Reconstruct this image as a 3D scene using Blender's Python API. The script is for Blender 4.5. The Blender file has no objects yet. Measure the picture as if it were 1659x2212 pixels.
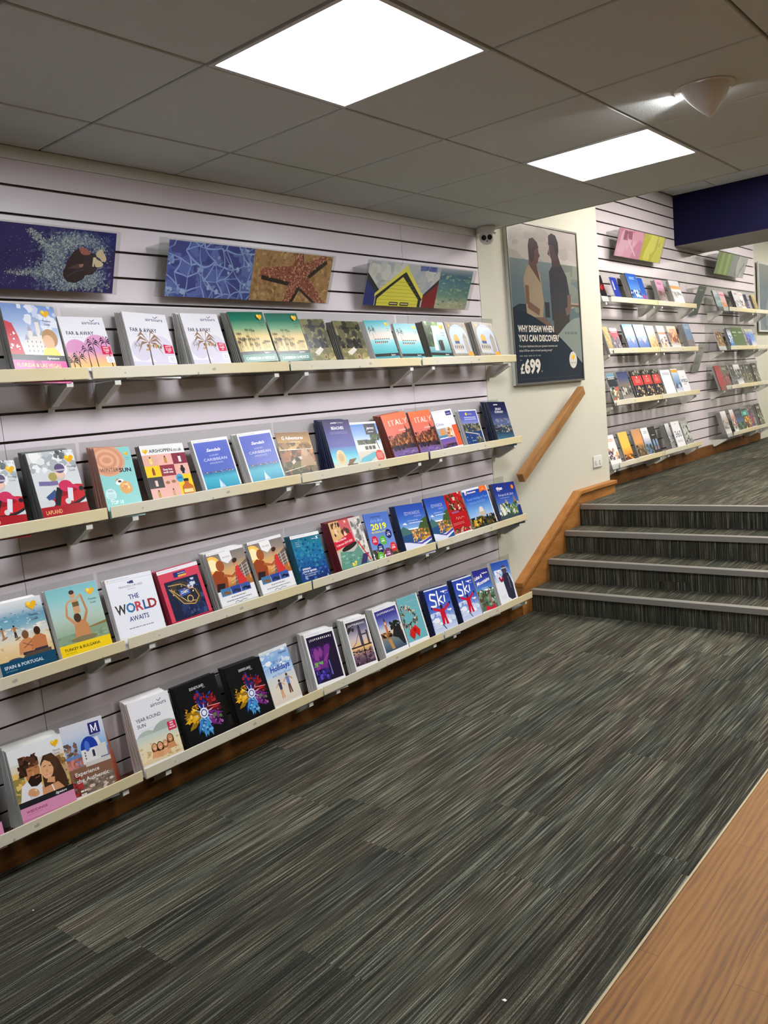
import bpy, math, random
from mathutils import Vector, Matrix, Euler

# ------------------------------------------------------------------ camera, exposure
C = bpy.context.scene.collection
SC = bpy.context.scene
YAW, PITCH, ROLL = 0.7004, -0.1313, -0.0898
cam_d = bpy.data.cameras.new('camera')
cam_d.sensor_fit = 'HORIZONTAL'; cam_d.sensor_width = 36.0
cam_d.lens = 36.0 * 1805.36 / 1659.0
cam_d.clip_start = 0.05; cam_d.clip_end = 60
cam = bpy.data.objects.new('camera', cam_d); C.objects.link(cam)
_fw = Vector((-math.sin(YAW) * math.cos(PITCH), math.cos(YAW) * math.cos(PITCH), math.sin(PITCH)))
_rt = Vector((math.cos(YAW), math.sin(YAW), 0)); _up = _rt.cross(_fw)
_r2 = math.cos(ROLL) * _rt + math.sin(ROLL) * _up
_u2 = -math.sin(ROLL) * _rt + math.cos(ROLL) * _up
M = Matrix((_r2, _u2, -_fw)).transposed().to_4x4()
M.translation = Vector((2.9256, 0.0, 1.5145))
cam.matrix_world = M
SC.camera = cam
SC.view_settings.view_transform = 'Standard'
SC.view_settings.look = 'None'
SC.view_settings.gamma = 1.0
SC.view_settings.exposure = 0.0
SC.cycles.use_denoising = True
SC.cycles.max_bounces = 10
SC.cycles.transparent_max_bounces = 24
SC.cycles.caustics_reflective = False
SC.cycles.caustics_refractive = False
SC.cycles.sample_clamp_indirect = 4.0
world = bpy.data.worlds.new('world'); SC.world = world
world.use_nodes = True
world.node_tree.nodes['Background'].inputs[0].default_value = (0.75, 0.8, 0.85, 1)
world.node_tree.nodes['Background'].inputs[1].default_value = 0.02
PANEL = 30.0         # strength of the ceiling light panels
ADDED_UP = 52.0      # the unseen panels added over the upper level

# ------------------------------------------------------------------ key measures (metres)
H_CEIL = 2.5235; T0 = 1.7145; X1 = 0.3587        # lower ceiling, tile grid origin
Y_EDGE = T0 + 3.0                                # where the lower ceiling ends
H_UP = 3.24
Y_SLAT = 4.5975                                  # end of the near slatted wall
Y_ST, RISE, TREAD = 4.882, 0.1548, 0.2682
Z_UP = 4 * RISE
XF = -0.165                                      # face of the far slatted wall
Y_CORNER = 6.34

# ------------------------------------------------------------------ materials
def lin(c):
    if max(c) > 1.001: c = [v / 255 for v in c]
    return tuple((v / 12.92 if v <= 0.04045 else ((v + 0.055) / 1.055) ** 2.4) for v in c[:3])

class Nodes:
    def __init__(s, name):
        s.m = bpy.data.materials.new(name); s.m.use_nodes = True
        s.t = s.m.node_tree; s.b = s.t.nodes['Principled BSDF']; s.out = s.t.nodes['Material Output']
    def n(s, kind, **kw):
        x = s.t.nodes.new(kind)
        for k, v in kw.items():
            if k in x.inputs: x.inputs[k].default_value = v
            else: setattr(x, k, v)
        return x
    def l(s, a, b): s.t.links.new(a, b)
    def coords(s, scale=(1, 1, 1), rot=(0, 0, 0)):
        tc = s.n('ShaderNodeTexCoord'); mp = s.n('ShaderNodeMapping')
        mp.inputs['Scale'].default_value = scale; mp.inputs['Rotation'].default_value = rot
        s.l(tc.outputs['Object'], mp.inputs[0]); return mp.outputs[0]
    def ramp(s, src, stops, interp='LINEAR'):
        r = s.n('ShaderNodeValToRGB'); r.color_ramp.interpolation = interp
        e = r.color_ramp.elements
        while len(e) < len(stops): e.new(0.5)
        for k, (p, c) in zip(e, stops):
            k.position = p; k.color = (*lin(c), 1)
        s.l(src, r.inputs[0]); return r.outputs[0]
    def mix(s, a, b, f, mode='MIX'):
        m = s.n('ShaderNodeMix', data_type='RGBA', blend_type=mode)
        for sock, v in ((m.inputs[6], a), (m.inputs[7], b)):
            if hasattr(v, 'is_linked'): s.l(v, sock)
            else: sock.default_value = (*lin(v), 1)
        if hasattr(f, 'is_linked'): s.l(f, m.inputs[0])
        else: m.inputs[0].default_value = f
        return m.outputs[2]
    def bump(s, h, strength=0.2, dist=0.002):
        b = s.n('ShaderNodeBump'); b.inputs['Strength'].default_value = strength
        b.inputs['Distance'].default_value = dist
        s.l(h, b.inputs['Height']); s.l(b.outputs[0], s.b.inputs['Normal'])

MATS = {}
def mat(name, col, rough=0.6, metal=0.0, spec=0.5, bump=0, bscale=400, var=0.0):
    if name in MATS: return MATS[name]
    N = Nodes(name); N.b.inputs['Roughness'].default_value = rough
    N.b.inputs['Metallic'].default_value = metal
    N.b.inputs['Specular IOR Level'].default_value = spec
    N.b.inputs['Base Color'].default_value = (*lin(col), 1)
    if bump or var:
        no = N.n('ShaderNodeTexNoise', Scale=bscale, Detail=3.0); N.l(N.coords(), no.inputs['Vector'])
        if bump: N.bump(no.outputs[0], bump, 0.002)
        if var:
            no2 = N.n('ShaderNodeTexNoise', Scale=3.0, Detail=4.0); N.l(N.coords(), no2.inputs['Vector'])
            dark = [v * (1 - var) for v in col]
            N.l(N.ramp(no2.outputs[0], [(0.35, dark), (0.65, col)]), N.b.inputs['Base Color'])
    MATS[name] = N.m; return N.m

M_SLAT = mat('slat_white', (226, 216, 222), 0.32, spec=0.45)
M_GROOVE = mat('groove_dark', (70, 58, 50), 0.5)
M_CREAM = mat('cream_paint', (207, 205, 190), 0.75, bump=0.55, bscale=160)
M_OLIVE = mat('sage_paint', (128, 134, 114), 0.8)
M_GREY = mat('grey_paint', (165, 163, 152), 0.75)
M_TILE = mat('ceiling_tile', (208, 216, 213), 0.9, bump=0.5, bscale=260)
M_TGAP = mat('ceiling_gap', (84, 78, 66), 0.8)
M_TFRAME = mat('light_frame', (205, 208, 205), 0.45)
M_BRACKET = mat('bracket_white', (222, 222, 214), 0.4)
M_WHITE = mat('white_plastic', (225, 225, 222), 0.35)
M_LENS = mat('black_glass', (14, 14, 15), 0.12)
M_NAVY = mat('navy_paint', (15, 14, 48), 0.8, spec=0.15)
M_METAL = mat('nosing_metal', (150, 147, 140), 0.42, metal=0.45)
M_STEEL = mat('brushed_steel', (190, 190, 186), 0.3, metal=0.9)
M_TRIMPALE = mat('carpet_trim', (168, 150, 112), 0.4)

def emit(name, col, s):
    N = Nodes(name); e = N.n('ShaderNodeEmission'); e.inputs[0].default_value = (*lin(col), 1)
    e.inputs[1].default_value = s; N.l(e.outputs[0], N.out.inputs[0]); return N.m
M_PANEL = emit('light_panel', (250, 251, 255), PANEL)
M_ADDED_UP = emit('added_panel_upper', (255, 248, 240), ADDED_UP)
M_LED = emit('led', (255, 250, 255), 60)

def acrylic():
    N = Nodes('clear_acrylic')
    tr = N.n('ShaderNodeBsdfTransparent'); tr.inputs[0].default_value = (0.955, 0.965, 0.955, 1)
    gl = N.n('ShaderNodeBsdfGlossy'); gl.inputs['Roughness'].default_value = 0.08
    lw = N.n('ShaderNodeLayerWeight', Blend=0.5); mx = N.n('ShaderNodeMixShader')
    pw = N.n('ShaderNodeMath', operation='POWER'); pw.inputs[1].default_value = 4.0; N.l(lw.outputs['Facing'], pw.inputs[0])
    ad = N.n('ShaderNodeMath', operation='MULTIPLY_ADD'); ad.inputs[1].default_value = 0.6; ad.inputs[2].default_value = 0.035
    N.l(pw.outputs[0], ad.inputs[0]); N.l(ad.outputs[0], mx.inputs[0]); N.l(tr.outputs[0], mx.inputs[1]); N.l(gl.outputs[0], mx.inputs[2])
    N.l(mx.outputs[0], N.out.inputs[0]); return N.m
M_ACRYL = acrylic()

def strip_mat():
    N = Nodes('cream_ticket_strip'); N.b.inputs['Roughness'].default_value = 0.35
    v = N.coords()
    a = N.n('ShaderNodeTexNoise', Scale=1.1, Detail=0.0); N.l(v, a.inputs['Vector'])
    base = N.ramp(a.outputs[0], [(0.42, (222, 216, 196)), (0.58, (226, 212, 168))])
    b = N.n('ShaderNodeTexNoise', Scale=26.0, Detail=4.0); N.l(v, b.inputs['Vector'])
    spot = N.n('ShaderNodeMath', operation='GREATER_THAN'); spot.inputs[1].default_value = 0.665
    N.l(b.outputs[0], spot.inputs[0])
    N.l(N.mix(base, (178, 174, 160), spot.outputs[0]), N.b.inputs['Base Color']); return N.m
M_STRIP = strip_mat()

def carpet(name, vertical=False):
    """dark grey carpet planks with fine pale stripes along Y (up the risers when vertical)"""
    N = Nodes(name); N.b.inputs['Roughness'].default_value = 0.95
    N.b.inputs['Specular IOR Level'].default_value = 0.12
    tc = N.n('ShaderNodeTexCoord'); sp = N.n('ShaderNodeSeparateXYZ'); N.l(tc.outputs['Object'], sp.inputs[0])
    lx = sp.outputs[0]; ly = sp.outputs[2] if vertical else sp.outputs[1]
    def math_(op, a, b=None):
        m = N.n('ShaderNodeMath', operation=op)
        for i, q in enumerate((a, b)):
            if q is None: continue
            if hasattr(q, 'is_linked'): N.l(q, m.inputs[i])
            else: m.inputs[i].default_value = q
        return m.outputs[0]
    col = math_('FLOOR', math_('DIVIDE', lx, 0.25))
    wn = N.n('ShaderNodeTexWhiteNoise', noise_dimensions='1D'); N.l(col, wn.inputs['W'])
    yy = math_('ADD', ly, wn.outputs[0])
    row = math_('FLOOR', math_('DIVIDE', yy, 1.0))
    cell = math_('ADD', math_('MULTIPLY', col, 7.31), math_('MULTIPLY', row, 3.77))
    wc = N.n('ShaderNodeTexWhiteNoise', noise_dimensions='1D'); N.l(cell, wc.inputs['W'])
    def streak(sx, sy, off):
        cb = N.n('ShaderNodeCombineXYZ')
        N.l(math_('MULTIPLY', lx, sx), cb.inputs[0]); N.l(math_('MULTIPLY', ly, sy), cb.inputs[1])
        N.l(math_('ADD', math_('MULTIPLY', cell, 5.0), off), cb.inputs[2])
        no = N.n('ShaderNodeTexNoise', Scale=1.0, Detail=2.0, Roughness=0.6); N.l(cb.outputs[0], no.inputs['Vector'])
        return no.outputs[0]
    s1 = streak(230, 3.2, 0.0); s2 = streak(48, 1.3, 11.0); s3 = streak(9, 1.2, 23.0); s4 = streak(420, 300, 31.0)
    v = math_('ADD', math_('ADD', math_('MULTIPLY', s1, 0.58), math_('MULTIPLY', s2, 0.13)),
              math_('ADD', math_('MULTIPLY', s4, 0.20), math_('MULTIPLY', wc.outputs[0], 0.05)))
    r = N.ramp(v, [(0.39, (38, 38, 34)), (0.47, (62, 62, 55)), (0.53, (88, 88, 78)), (0.60, (140, 139, 126))])
    tint = N.ramp(s3, [(0.3, (216, 226, 226)), (0.5, (238, 236, 226)), (0.72, (240, 222, 218))])
    N.l(N.mix(r, tint, 1.0, 'MULTIPLY'), N.b.inputs['Base Color'])
    N.bump(s4, 0.5, 0.004); return N.m
M_CARPET = carpet('carpet'); M_CARPET_V = carpet('carpet_riser', True)

def wood(name, c0, c1, c2, sc=(9, 1.1, 9), plank=0.0, rough=0.5):
    N = Nodes(name); N.b.inputs['Specular IOR Level'].default_value = 0.25; N.b.inputs['Roughness'].default_value = rough
    v = N.coords(sc)
    no = N.n('ShaderNodeTexNoise', Scale=1.0, Detail=3.0); N.l(v, no.inputs['Vector'])
    wv = N.n('ShaderNodeTexWave', Scale=1.7, Distortion=11.0, Detail=3.0); wv.inputs['Detail Scale'].default_value = 0.8
    N.l(v, wv.inputs['Vector'])
    a = N.mix(no.outputs[0], wv.outputs[0], 0.20)
    fine = N.n('ShaderNodeTexNoise', Scale=1.0, Detail=2.0); N.l(N.coords((sc[0] * 22, sc[1] * 7, sc[2] * 22)), fine.inputs['Vector'])
    a = N.mix(a, fine.outputs[0], 0.25)
    c = N.ramp(a, [(0.25, c0), (0.5, c1), (0.75, c2)])
    if plank:
        tc = N.n('ShaderNodeTexCoord'); br = N.n('ShaderNodeTexBrick', Scale=1.0)
        br.inputs['Brick Width'].default_value = 1.3; br.inputs['Row Height'].default_value = plank
        br.inputs['Mortar Size'].default_value = 0.0008; br.inputs['Mortar Smooth'].default_value = 0.1
        br.inputs['Color1'].default_value = (1, 1, 1, 1); br.inputs['Color2'].default_value = (0.84, 0.82, 0.80, 1)
        br.inputs['Mortar'].default_value = (0.4, 0.33, 0.25, 1)
        mp = N.n('ShaderNodeMapping'); mp.inputs['Rotation'].default_value = (0, 0, math.pi / 2)
        N.l(tc.outputs['Object'], mp.inputs[0]); N.l(mp.outputs[0], br.inputs[0])
        c = N.mix(c, br.outputs[0], 1.0, 'MULTIPLY')
    N.l(c, N.b.inputs['Base Color']); return N.m
M_LAMINATE = wood('laminate_oak', (92, 54, 16), (138, 92, 34), (156, 110, 48), (9, 1.2, 9), 0.19)
M_OAK = wood('oak_board', (128, 80, 38), (160, 106, 52), (180, 126, 68), (16, 2.2, 16))
M_SKIRT = wood('dark_oak_skirting', (84, 50, 20), (112, 70, 30), (132, 86, 40), (16, 2.2, 16))
M_RAIL = wood('oak_rail', (126, 84, 44), (156, 112, 66), (178, 134, 84), (22, 3, 22))

def print_mat(name='printed_gloss', rough=0.22):
    N = Nodes(name); a = N.n('ShaderNodeVertexColor', layer_name='Col')
    N.l(a.outputs[0], N.b.inputs['Base Color']); N.b.inputs['Roughness'].default_value = rough
    N.b.inputs['Specular IOR Level'].default_value = 0.28; return N.m
M_PRINT = print_mat(); M_PRINT_MATT = print_mat('printed_matt', 0.5)

def pages_mat():
    N = Nodes('page_edges'); N.b.inputs['Roughness'].default_value = 0.7
    no = N.n('ShaderNodeTexNoise', Scale=1.0, Detail=2.0); N.l(N.coords((900, 12, 6)), no.inputs['Vector'])
    N.l(N.ramp(no.outputs[0], [(0.35, (150, 148, 146)), (0.65, (222, 220, 216))]), N.b.inputs['Base Color']); return N.m
M_PAGES = pages_mat()

# ------------------------------------------------------------------ mesh helpers
class MB:
    def __init__(s): s.v = []; s.f = []; s.mi = []
    def face(s, pts, m=0):
        b = len(s.v); s.v += [tuple(p) for p in pts]; s.f.append(tuple(range(b, b + len(pts)))); s.mi.append(m)
    def box(s, x0, y0, z0, x1, y1, z1, m=0):
        b = len(s.v)
        s.v += [(x0, y0, z0), (x1, y0, z0), (x1, y1, z0), (x0, y1, z0), (x0, y0, z1), (x1, y0, z1), (x1, y1, z1), (x0, y1, z1)]
        for f in ((0, 3, 2, 1), (4, 5, 6, 7), (0, 1, 5, 4), (1, 2, 6, 5), (2, 3, 7, 6), (3, 0, 4, 7)):
            s.f.append(tuple(b + i for i in f)); s.mi.append(m)
        return s
    def prism(s, prof, a, b, axis='y', m=0, caps=True):
        """profile of 2-D points swept from a to b: axis y -> (x,z) points, axis x -> (y,z), axis z -> (x,y)"""
        def P(p, t): return (p[0], t, p[1]) if axis == 'y' else (t, p[0], p[1]) if axis == 'x' else (p[0], p[1], t)
        n = len(prof); k = len(s.v)
        s.v += [P(p, a) for p in prof] + [P(p, b) for p in prof]
        for i in range(n):
            j = (i + 1) % n; s.f.append((k + i, k + j, k + n + j, k + n + i)); s.mi.append(m)
        if caps:
            s.f.append(tuple(k + i for i in range(n))); s.mi.append(m)
            s.f.append(tuple(k + n + i for i in reversed(range(n)))); s.mi.append(m)
        return s
    def cyl(s, c, r0, r1, z0, z1, n=24, axis=2, m=0, caps=True):
        k = len(s.v)
        for z, r in ((z0, r0), (z1, r1)):
            for i in range(n):
                a = 2 * math.pi * i / n; q = [c[0], c[1], c[2]]
                o = [(1, 2), (2, 0), (0, 1)][axis]
                q[o[0]] += r * math.cos(a); q[o[1]] += r * math.sin(a); q[axis] += z
                s.v.append(tuple(q))
        for i in range(n):
            j = (i + 1) % n; s.f.append((k + i, k + j, k + n + j, k + n + i)); s.mi.append(m)
        if caps:
            s.f.append(tuple(k + i for i in reversed(range(n)))); s.mi.append(m)
            s.f.append(tuple(k + n + i for i in range(n))); s.mi.append(m)
        return s
    def build(s, name, mats, parent=None, smooth=False, bevel=0.0, recalc=True):
        me = bpy.data.meshes.new(name); me.from_pydata(s.v, [], s.f)
        for m in (mats if isinstance(mats, (list, tuple)) else [mats]): me.materials.append(m)
        me.polygons.foreach_set('material_index', s.mi)
        if recalc:
            import bmesh
            bm = bmesh.new(); bm.from_mesh(me); bmesh.ops.recalc_face_normals(bm, faces=bm.faces); bm.to_mesh(me); bm.free()
        if smooth: me.polygons.foreach_set('use_smooth', [True] * len(me.polygons))
        o = bpy.data.objects.new(name, me); C.objects.link(o)
        if parent: o.parent = parent
        if bevel:
            md = o.modifiers.new('bevel', 'BEVEL'); md.width = bevel; md.segments = 2; md.limit_method = 'ANGLE'
        return o

def tag(o, label=None, cat=None, group=None, kind=None):
    if label: o['label'] = label
    if cat: o['category'] = cat
    if group: o['group'] = group
    if kind: o['kind'] = kind
    return o
def thing(name, label, cat, loc=(0, 0, 0), rot=(0, 0, 0), group=None):
    o = bpy.data.objects.new(name, None); C.objects.link(o); o.empty_display_size = 0.05
    o.location = loc; o.rotation_euler = rot; return tag(o, label, cat, group)
def struct(name, mb, m, parent=None, **kw):
    o = mb.build(name, m, parent, **kw)
    if not parent: o['kind'] = 'structure'
    return o

# ------------------------------------------------------------------ the room
# near slatted wall: boards between grooves 100 mm apart, one mesh per wall panel
ZG = 2.3875
def slat_panel(name, x, y0, y1, zg, n, zbot, ztop, gap=0.0045, label=None):
    mb = MB(); y0 += 0.0012; y1 -= 0.0012; D = 0.018
    edges = [zg - 0.1 * i for i in range(n)]
    zs = [ztop] + edges + [zbot]
    for i in range(len(zs) - 1):
        a = zs[i] - (gap if i else 0); b = zs[i + 1] + (gap if i < len(zs) - 2 else 0)
        if a - b < 0.003: continue
        mb.prism([(x, a - 0.0008), (x - 0.0008, a), (x - 0.006, a), (x - 0.006, b), (x - 0.0008, b), (x, b + 0.0008)], y0, y1, m=0)
    for e in edges:  # the T slot behind the mouth with its metal insert
        if zbot < e < ztop: mb.box(x - 0.017, y0, e - 0.011, x - 0.0145, y1, e + 0.011, 1)
    mb.box(x - D, y0, zbot, x - 0.0172, y1, ztop, 1)
    return struct(name, mb, [M_SLAT, M_GROOVE])
slat_panel('wall_left', 0.0, -0.9707, 1.4293, ZG, 23, 0.13, 2.478)
slat_panel('wall_left', 0.0, 1.4293, 3.8293, ZG, 23, 0.13, 2.478)
slat_panel('wall_left', 0.0, 3.8293, Y_SLAT, ZG, 23, 0.13, 2.478)
struct('wall_left', MB().box(-0.165, -3.2, 0, -0.0185, Y_SLAT + 0.004, H_CEIL + 0.8), M_CREAM)
struct('wall_left', MB().box(-0.165, Y_SLAT + 0.004, 0, 0, Y_CORNER, H_UP + 0.05), M_CREAM)
struct('trim_1', MB().box(-0.018, -3.2, 2.4785, 0.004, Y_SLAT, 2.5225), M_WHITE)
struct('baseboard_left', MB().prism([(0.0, 0.001), (0.046, 0.001), (0.046, 0.122), (0.038, 0.13), (0.0, 0.13)], -3.2, 4.768), M_SKIRT)
# far slatted wall on the upper level
slat_panel('wall_far', XF, 6.30, 8.70, 3.125, 25, Z_UP + 0.11, H_UP - 0.01, 0.0055)
slat_panel('wall_far', XF, 8.70, 11.06, 3.125, 25, Z_UP + 0.11, H_UP - 0.01, 0.0055)
struct('wall_far', MB().box(-0.4, 6.28, 0, XF - 0.0185, 13.6, H_UP + 0.05), M_CREAM)
struct('baseboard_far', MB().box(XF - 0.0180, Y_CORNER + 0.002, Z_UP + 0.001, XF + 0.012, 11.08, Z_UP + 0.108), M_SKIRT)
# enclosing walls out of the picture
struct('wall_right', MB().box(5.5, -3.2, 0, 5.6, 13.6, H_UP + 0.05), M_OLIVE)
struct('wall_back', MB().box(-0.165, -3.3, 0, 5.6, -3.2, H_UP + 0.05), M_OLIVE)
struct('wall_end', MB().box(-0.4, 13.6, 0, 5.6, 13.7, H_UP + 0.05), M_CREAM)

# lower ceiling: 600 mm tiles with shadow gaps, lights fill whole tiles
LIGHTS = [(1, 0), (1, 3), (1, -3), (4, 3)]     # (column, row) of the light panels; last two unseen, added for light
def tile_field(name, xs, ys, z, skip=(), gap=0.0045):
    mb = MB()
    for i in range(len(xs) - 1):
        for j in range(len(ys) - 1):
            if (i, j) in skip: continue
            x0, x1, y0, y1 = xs[i] + gap, xs[i + 1] - gap, ys[j] + gap, ys[j + 1] - gap
            b = 0.003
            mb.v += [(x0, y0, z + b), (x1, y0, z + b), (x1, y1, z + b), (x0, y1, z + b), (x0 + b, y0 + b, z), (x1 - b, y0 + b, z), (x1 - b, y1 - b, z), (x0 + b, y1 - b, z),
                     (x0, y0, z + 0.012), (x1, y0, z + 0.012), (x1, y1, z + 0.012), (x0, y1, z + 0.012)]
            k = len(mb.v) - 12
            mb.f.append((k + 4, k + 7, k + 6, k + 5)); mb.mi.append(0)
            for a in range(4):
                c = (a + 1) % 4
                mb.f.append((k + a, k + c, k + 4 + c, k + 4 + a)); mb.mi.append(0)
                mb.f.append((k + 8 + a, k + 8 + c, k + c, k + a)); mb.mi.append(0)
    mb.box(xs[0], ys[0], z + 0.0121, xs[-1], ys[-1], z + 0.05, 1)
    return struct(name, mb, [M_TILE, M_TGAP], recalc=False)
XS = [-0.0, X1] + [X1 + 0.6 * k for k in range(1, 9)] + [5.5]
J0 = -8; YS = [T0 + 0.6 * j for j in range(J0, 6)]
skip = {(i + 1, j - J0) for i, j in LIGHTS}
tile_field('ceiling', XS, YS, H_CEIL, skip)
struct('ceiling', MB().box(0.0, Y_EDGE, H_CEIL - 0.001, 5.5, Y_EDGE + 0.012, H_UP), M_CREAM)
XS2 = [XF, 0.25] + [0.25 + 0.6 * k for k in range(1, 9)] + [5.5]
YS2 = [Y_EDGE + 0.012 + 0.6 * j for j in range(0, 15)] + [13.6]
UPL = [(2, 2), (6, 2), (2, 4), (6, 4), (2, 9), (6, 9), (2, 12)]  # panels added out of view to light the upper level
tile_field('ceiling', XS2, YS2, H_UP, {(i, j) for i, j in UPL})

def ceiling_light(x, y, z, m, label, group):
    """recessed panel of 600 mm: a frame round a diffuser"""
    t = thing('ceiling_light', label, 'ceiling light', (x, y, z), group=group)
    a, b = 0.5925 / 2, 0.561 / 2
    f = MB()
    for x0, y0, x1, y1 in ((-a, -a, a, -b), (-a, b, a, a), (-a, -b, -b, b), (b, -b, a, b)):
        f.box(x0, y0, -0.003, x1, y1, 0.011)
    f.build('frame', M_TFRAME, t)
    MB().box(-b, -b, 0.0005, b, b, 0.009).build('diffuser', m, t)
    return t
names = {(1, 0): 'large lit square ceiling panel nearest the camera, above the near shelves',
         (1, 3): 'lit square ceiling panel nearer the steps and the security camera'}
for i, j in LIGHTS:
    ceiling_light(X1 + 0.6 * i + 0.3, T0 + 0.6 * j + 0.3, H_CEIL, M_PANEL,
                  names.get((i, j), 'unseen lit square panel added to the lower shop ceiling out of the picture'),
                  'square light panels in the lower ceiling')
for i, j in UPL:
    ceiling_light((XS2[i] + XS2[i + 1]) / 2, (YS2[j] + YS2[j + 1]) / 2, H_UP, M_ADDED_UP,
                  'unseen lit square panel added above the upper level', 'added light panels of the upper level')

# navy bulkhead over the upper level: painted face, plain underside
bk = MB().box(XF + 0.001, 8.436, 2.762, 5.499, 9.27, H_UP - 0.001)
bk.mi = [1, 1, 0, 0, 0, 0]
struct('trim_2', bk, [M_NAVY, M_GREY], recalc=False)

# floors
struct('floor', MB().box(-0.02, -3.2, -0.05, 2.03, Y_ST + 0.6, 0.0), M_CARPET)
struct('floor', MB().box(2.036, -3.2, -0.05, 5.5, Y_ST + 0.6, 0.0), M_LAMINATE)
struct('trim_3', MB().box(2.0295, -3.2, -0.04, 2.0365, Y_ST - 0.002, 0.0025), M_TRIMPALE)
struct('floor', MB().box(XF - 0.01, Y_ST + 3 * TREAD + 0.055, Z_UP - 0.12, 5.5, 13.6, Z_UP), M_CARPET)

# steps: each with carpeted riser, carpeted tread and a metal nosing
st = thing('staircase', 'four wide carpeted steps with metal nosings rising to the upper level', 'stairs', (0.052, Y_ST, 0))
W = 5.44
for k in range(4):
    y = k * TREAD; z = (k + 1) * RISE
    MB().box(0, y + 0.012, k * RISE + 0.0005, W, y + 0.022, z - 0.008).build('riser', M_CARPET_V, st)
    if k < 3: MB().box(0, y + 0.0505, z - 0.02, W, y + TREAD + 0.0115, z - 0.001).build('tread', M_CARPET, st)
    nb = MB(); nb.prism([(y, z), (y, z - 0.037), (y + 0.011, z - 0.037), (y + 0.011, z - 0.012), (y + 0.05, z - 0.012), (y + 0.05, z)], 0.0, W, 'x')
    nb.build('nosing', M_METAL, st, bevel=0.002)

# oak stringer board along the wall with its cap rail and end block
sb = MB(); y0, y1, y2 = 4.769, 5.689, 6.318
z0, z1 = 0.215, 0.712
sb.prism([(y0, 0.001), (y0, z0 - 0.02), (y1, z1 - 0.02), (y2, z1 - 0.02), (y2, Z_UP + 0.001), (y1, Z_UP + 0.001), (y1 - 0.02, 0.001)], 0.001, 0.05, 'x')
so = struct('trim_4', sb, M_OAK)
cb = MB(); cb.prism([(y0 - 0.004, z0 - 0.022), (y0 - 0.004, z0 + 0.008), (y1, z1 + 0.010), (y2 + 0.014, z1 + 0.010), (y2 + 0.014, z1 - 0.018), (y1 + 0.01, z1 - 0.018)], 0.001, 0.066, 'x')
cb.build('cap_rail', M_OAK, so, bevel=0.004)

# handrail
hr = thing('handrail', 'square-edged oak handrail sloping up the cream wall beside the steps', 'handrail', (0.06, 4.80, 0.93))
dy, dz = 0.955, 0.535; L = math.hypot(dy, dz); ang = math.atan2(dz, dy)
rb = MB().box(0, 0, -0.032, 0.048, L, 0.034).build('rail', M_RAIL, hr, bevel=0.004); rb.rotation_euler = (ang, 0, 0)
for q in (0.22, 0.62):
    b = MB(); b.cyl((-0.058, dy * q, dz * q - 0.055), 0.028, 0.028, 0, 0.006, 16, 0)
    b.box(-0.055, dy * q - 0.006, dz * q - 0.061, 0.026, dy * q + 0.006, dz * q - 0.049)
    b.box(0.014, dy * q - 0.006, dz * q - 0.061, 0.026, dy * q + 0.006, dz * q - 0.03)
    b.build('bracket', M_STEEL, hr)

# double wall socket / switch plate
so = thing('wall_switch', 'white double switch plate on the cream wall above the stair skirting', 'switch', (0.0005, 6.12, 0.897))
MB().box(0, -0.073, -0.045, 0.010, 0.073, 0.045).build('plate', M_WHITE, so, bevel=0.003)
for s in (-0.034, 0.034):
    MB().box(0.0101, s - 0.014, -0.020, 0.016, s + 0.014, 0.012).build('switch', M_WHITE, so, bevel=0.002)
    MB().box(0.0101, s - 0.004, -0.030, 0.0108, s + 0.004, -0.026).build('slot', M_LENS, so)

# dome camera under the ceiling edge
cc = thing('security_camera', 'white turret security camera under the ceiling at the end of the slatted wall', 'security camera', (0.075, 4.60, H_CEIL))
MB().cyl((0, 0, 0), 0.062, 0.058, -0.045, -0.001, 32).build('base', M_WHITE, cc, bevel=0.004)
import bmesh
def uvsphere(name, r, m, parent, loc, scale=(1, 1, 1), seg=28):
    me = bpy.data.meshes.new(name); bm = bmesh.new(); bmesh.ops.create_uvsphere(bm, u_segments=seg, v_segments=seg // 2, radius=r)
    bmesh.ops.scale(bm, verts=bm.verts, vec=scale); bm.to_mesh(me); bm.free(); me.materials.append(m)
    me.polygons.foreach_set('use_smooth', [True] * len(me.polygons))
    o = bpy.data.objects.new(name, me); C.objects.link(o); o.parent = parent; o.location = loc; return o
uvsphere('ball', 0.047, M_WHITE, cc, (0.008, -0.008, -0.062))
dirv = Vector((2.4, -3.9, -0.9)).normalized()
side = Vector((dirv.y, -dirv.x, 0)).normalized() * -1
for nm, s, up, r in (('lens', -0.019, -0.002, 0.0165), ('lens', 0.019, -0.002, 0.0165), ('sensor', 0.0, -0.028, 0.004)):
    d = (dirv * 0.043 + side * s + Vector((0, 0, up))).normalized()
    o = MB().cyl((0, 0, 0), r, r * 0.9, 0, 0.005, 24).build(nm, M_LENS, cc)
    o.rotation_mode = 'QUATERNION'; o.rotation_quaternion = d.to_track_quat('Z', 'Y'); o.location = Vector((0.008, -0.008, -0.062)) + d * 0.0445

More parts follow.
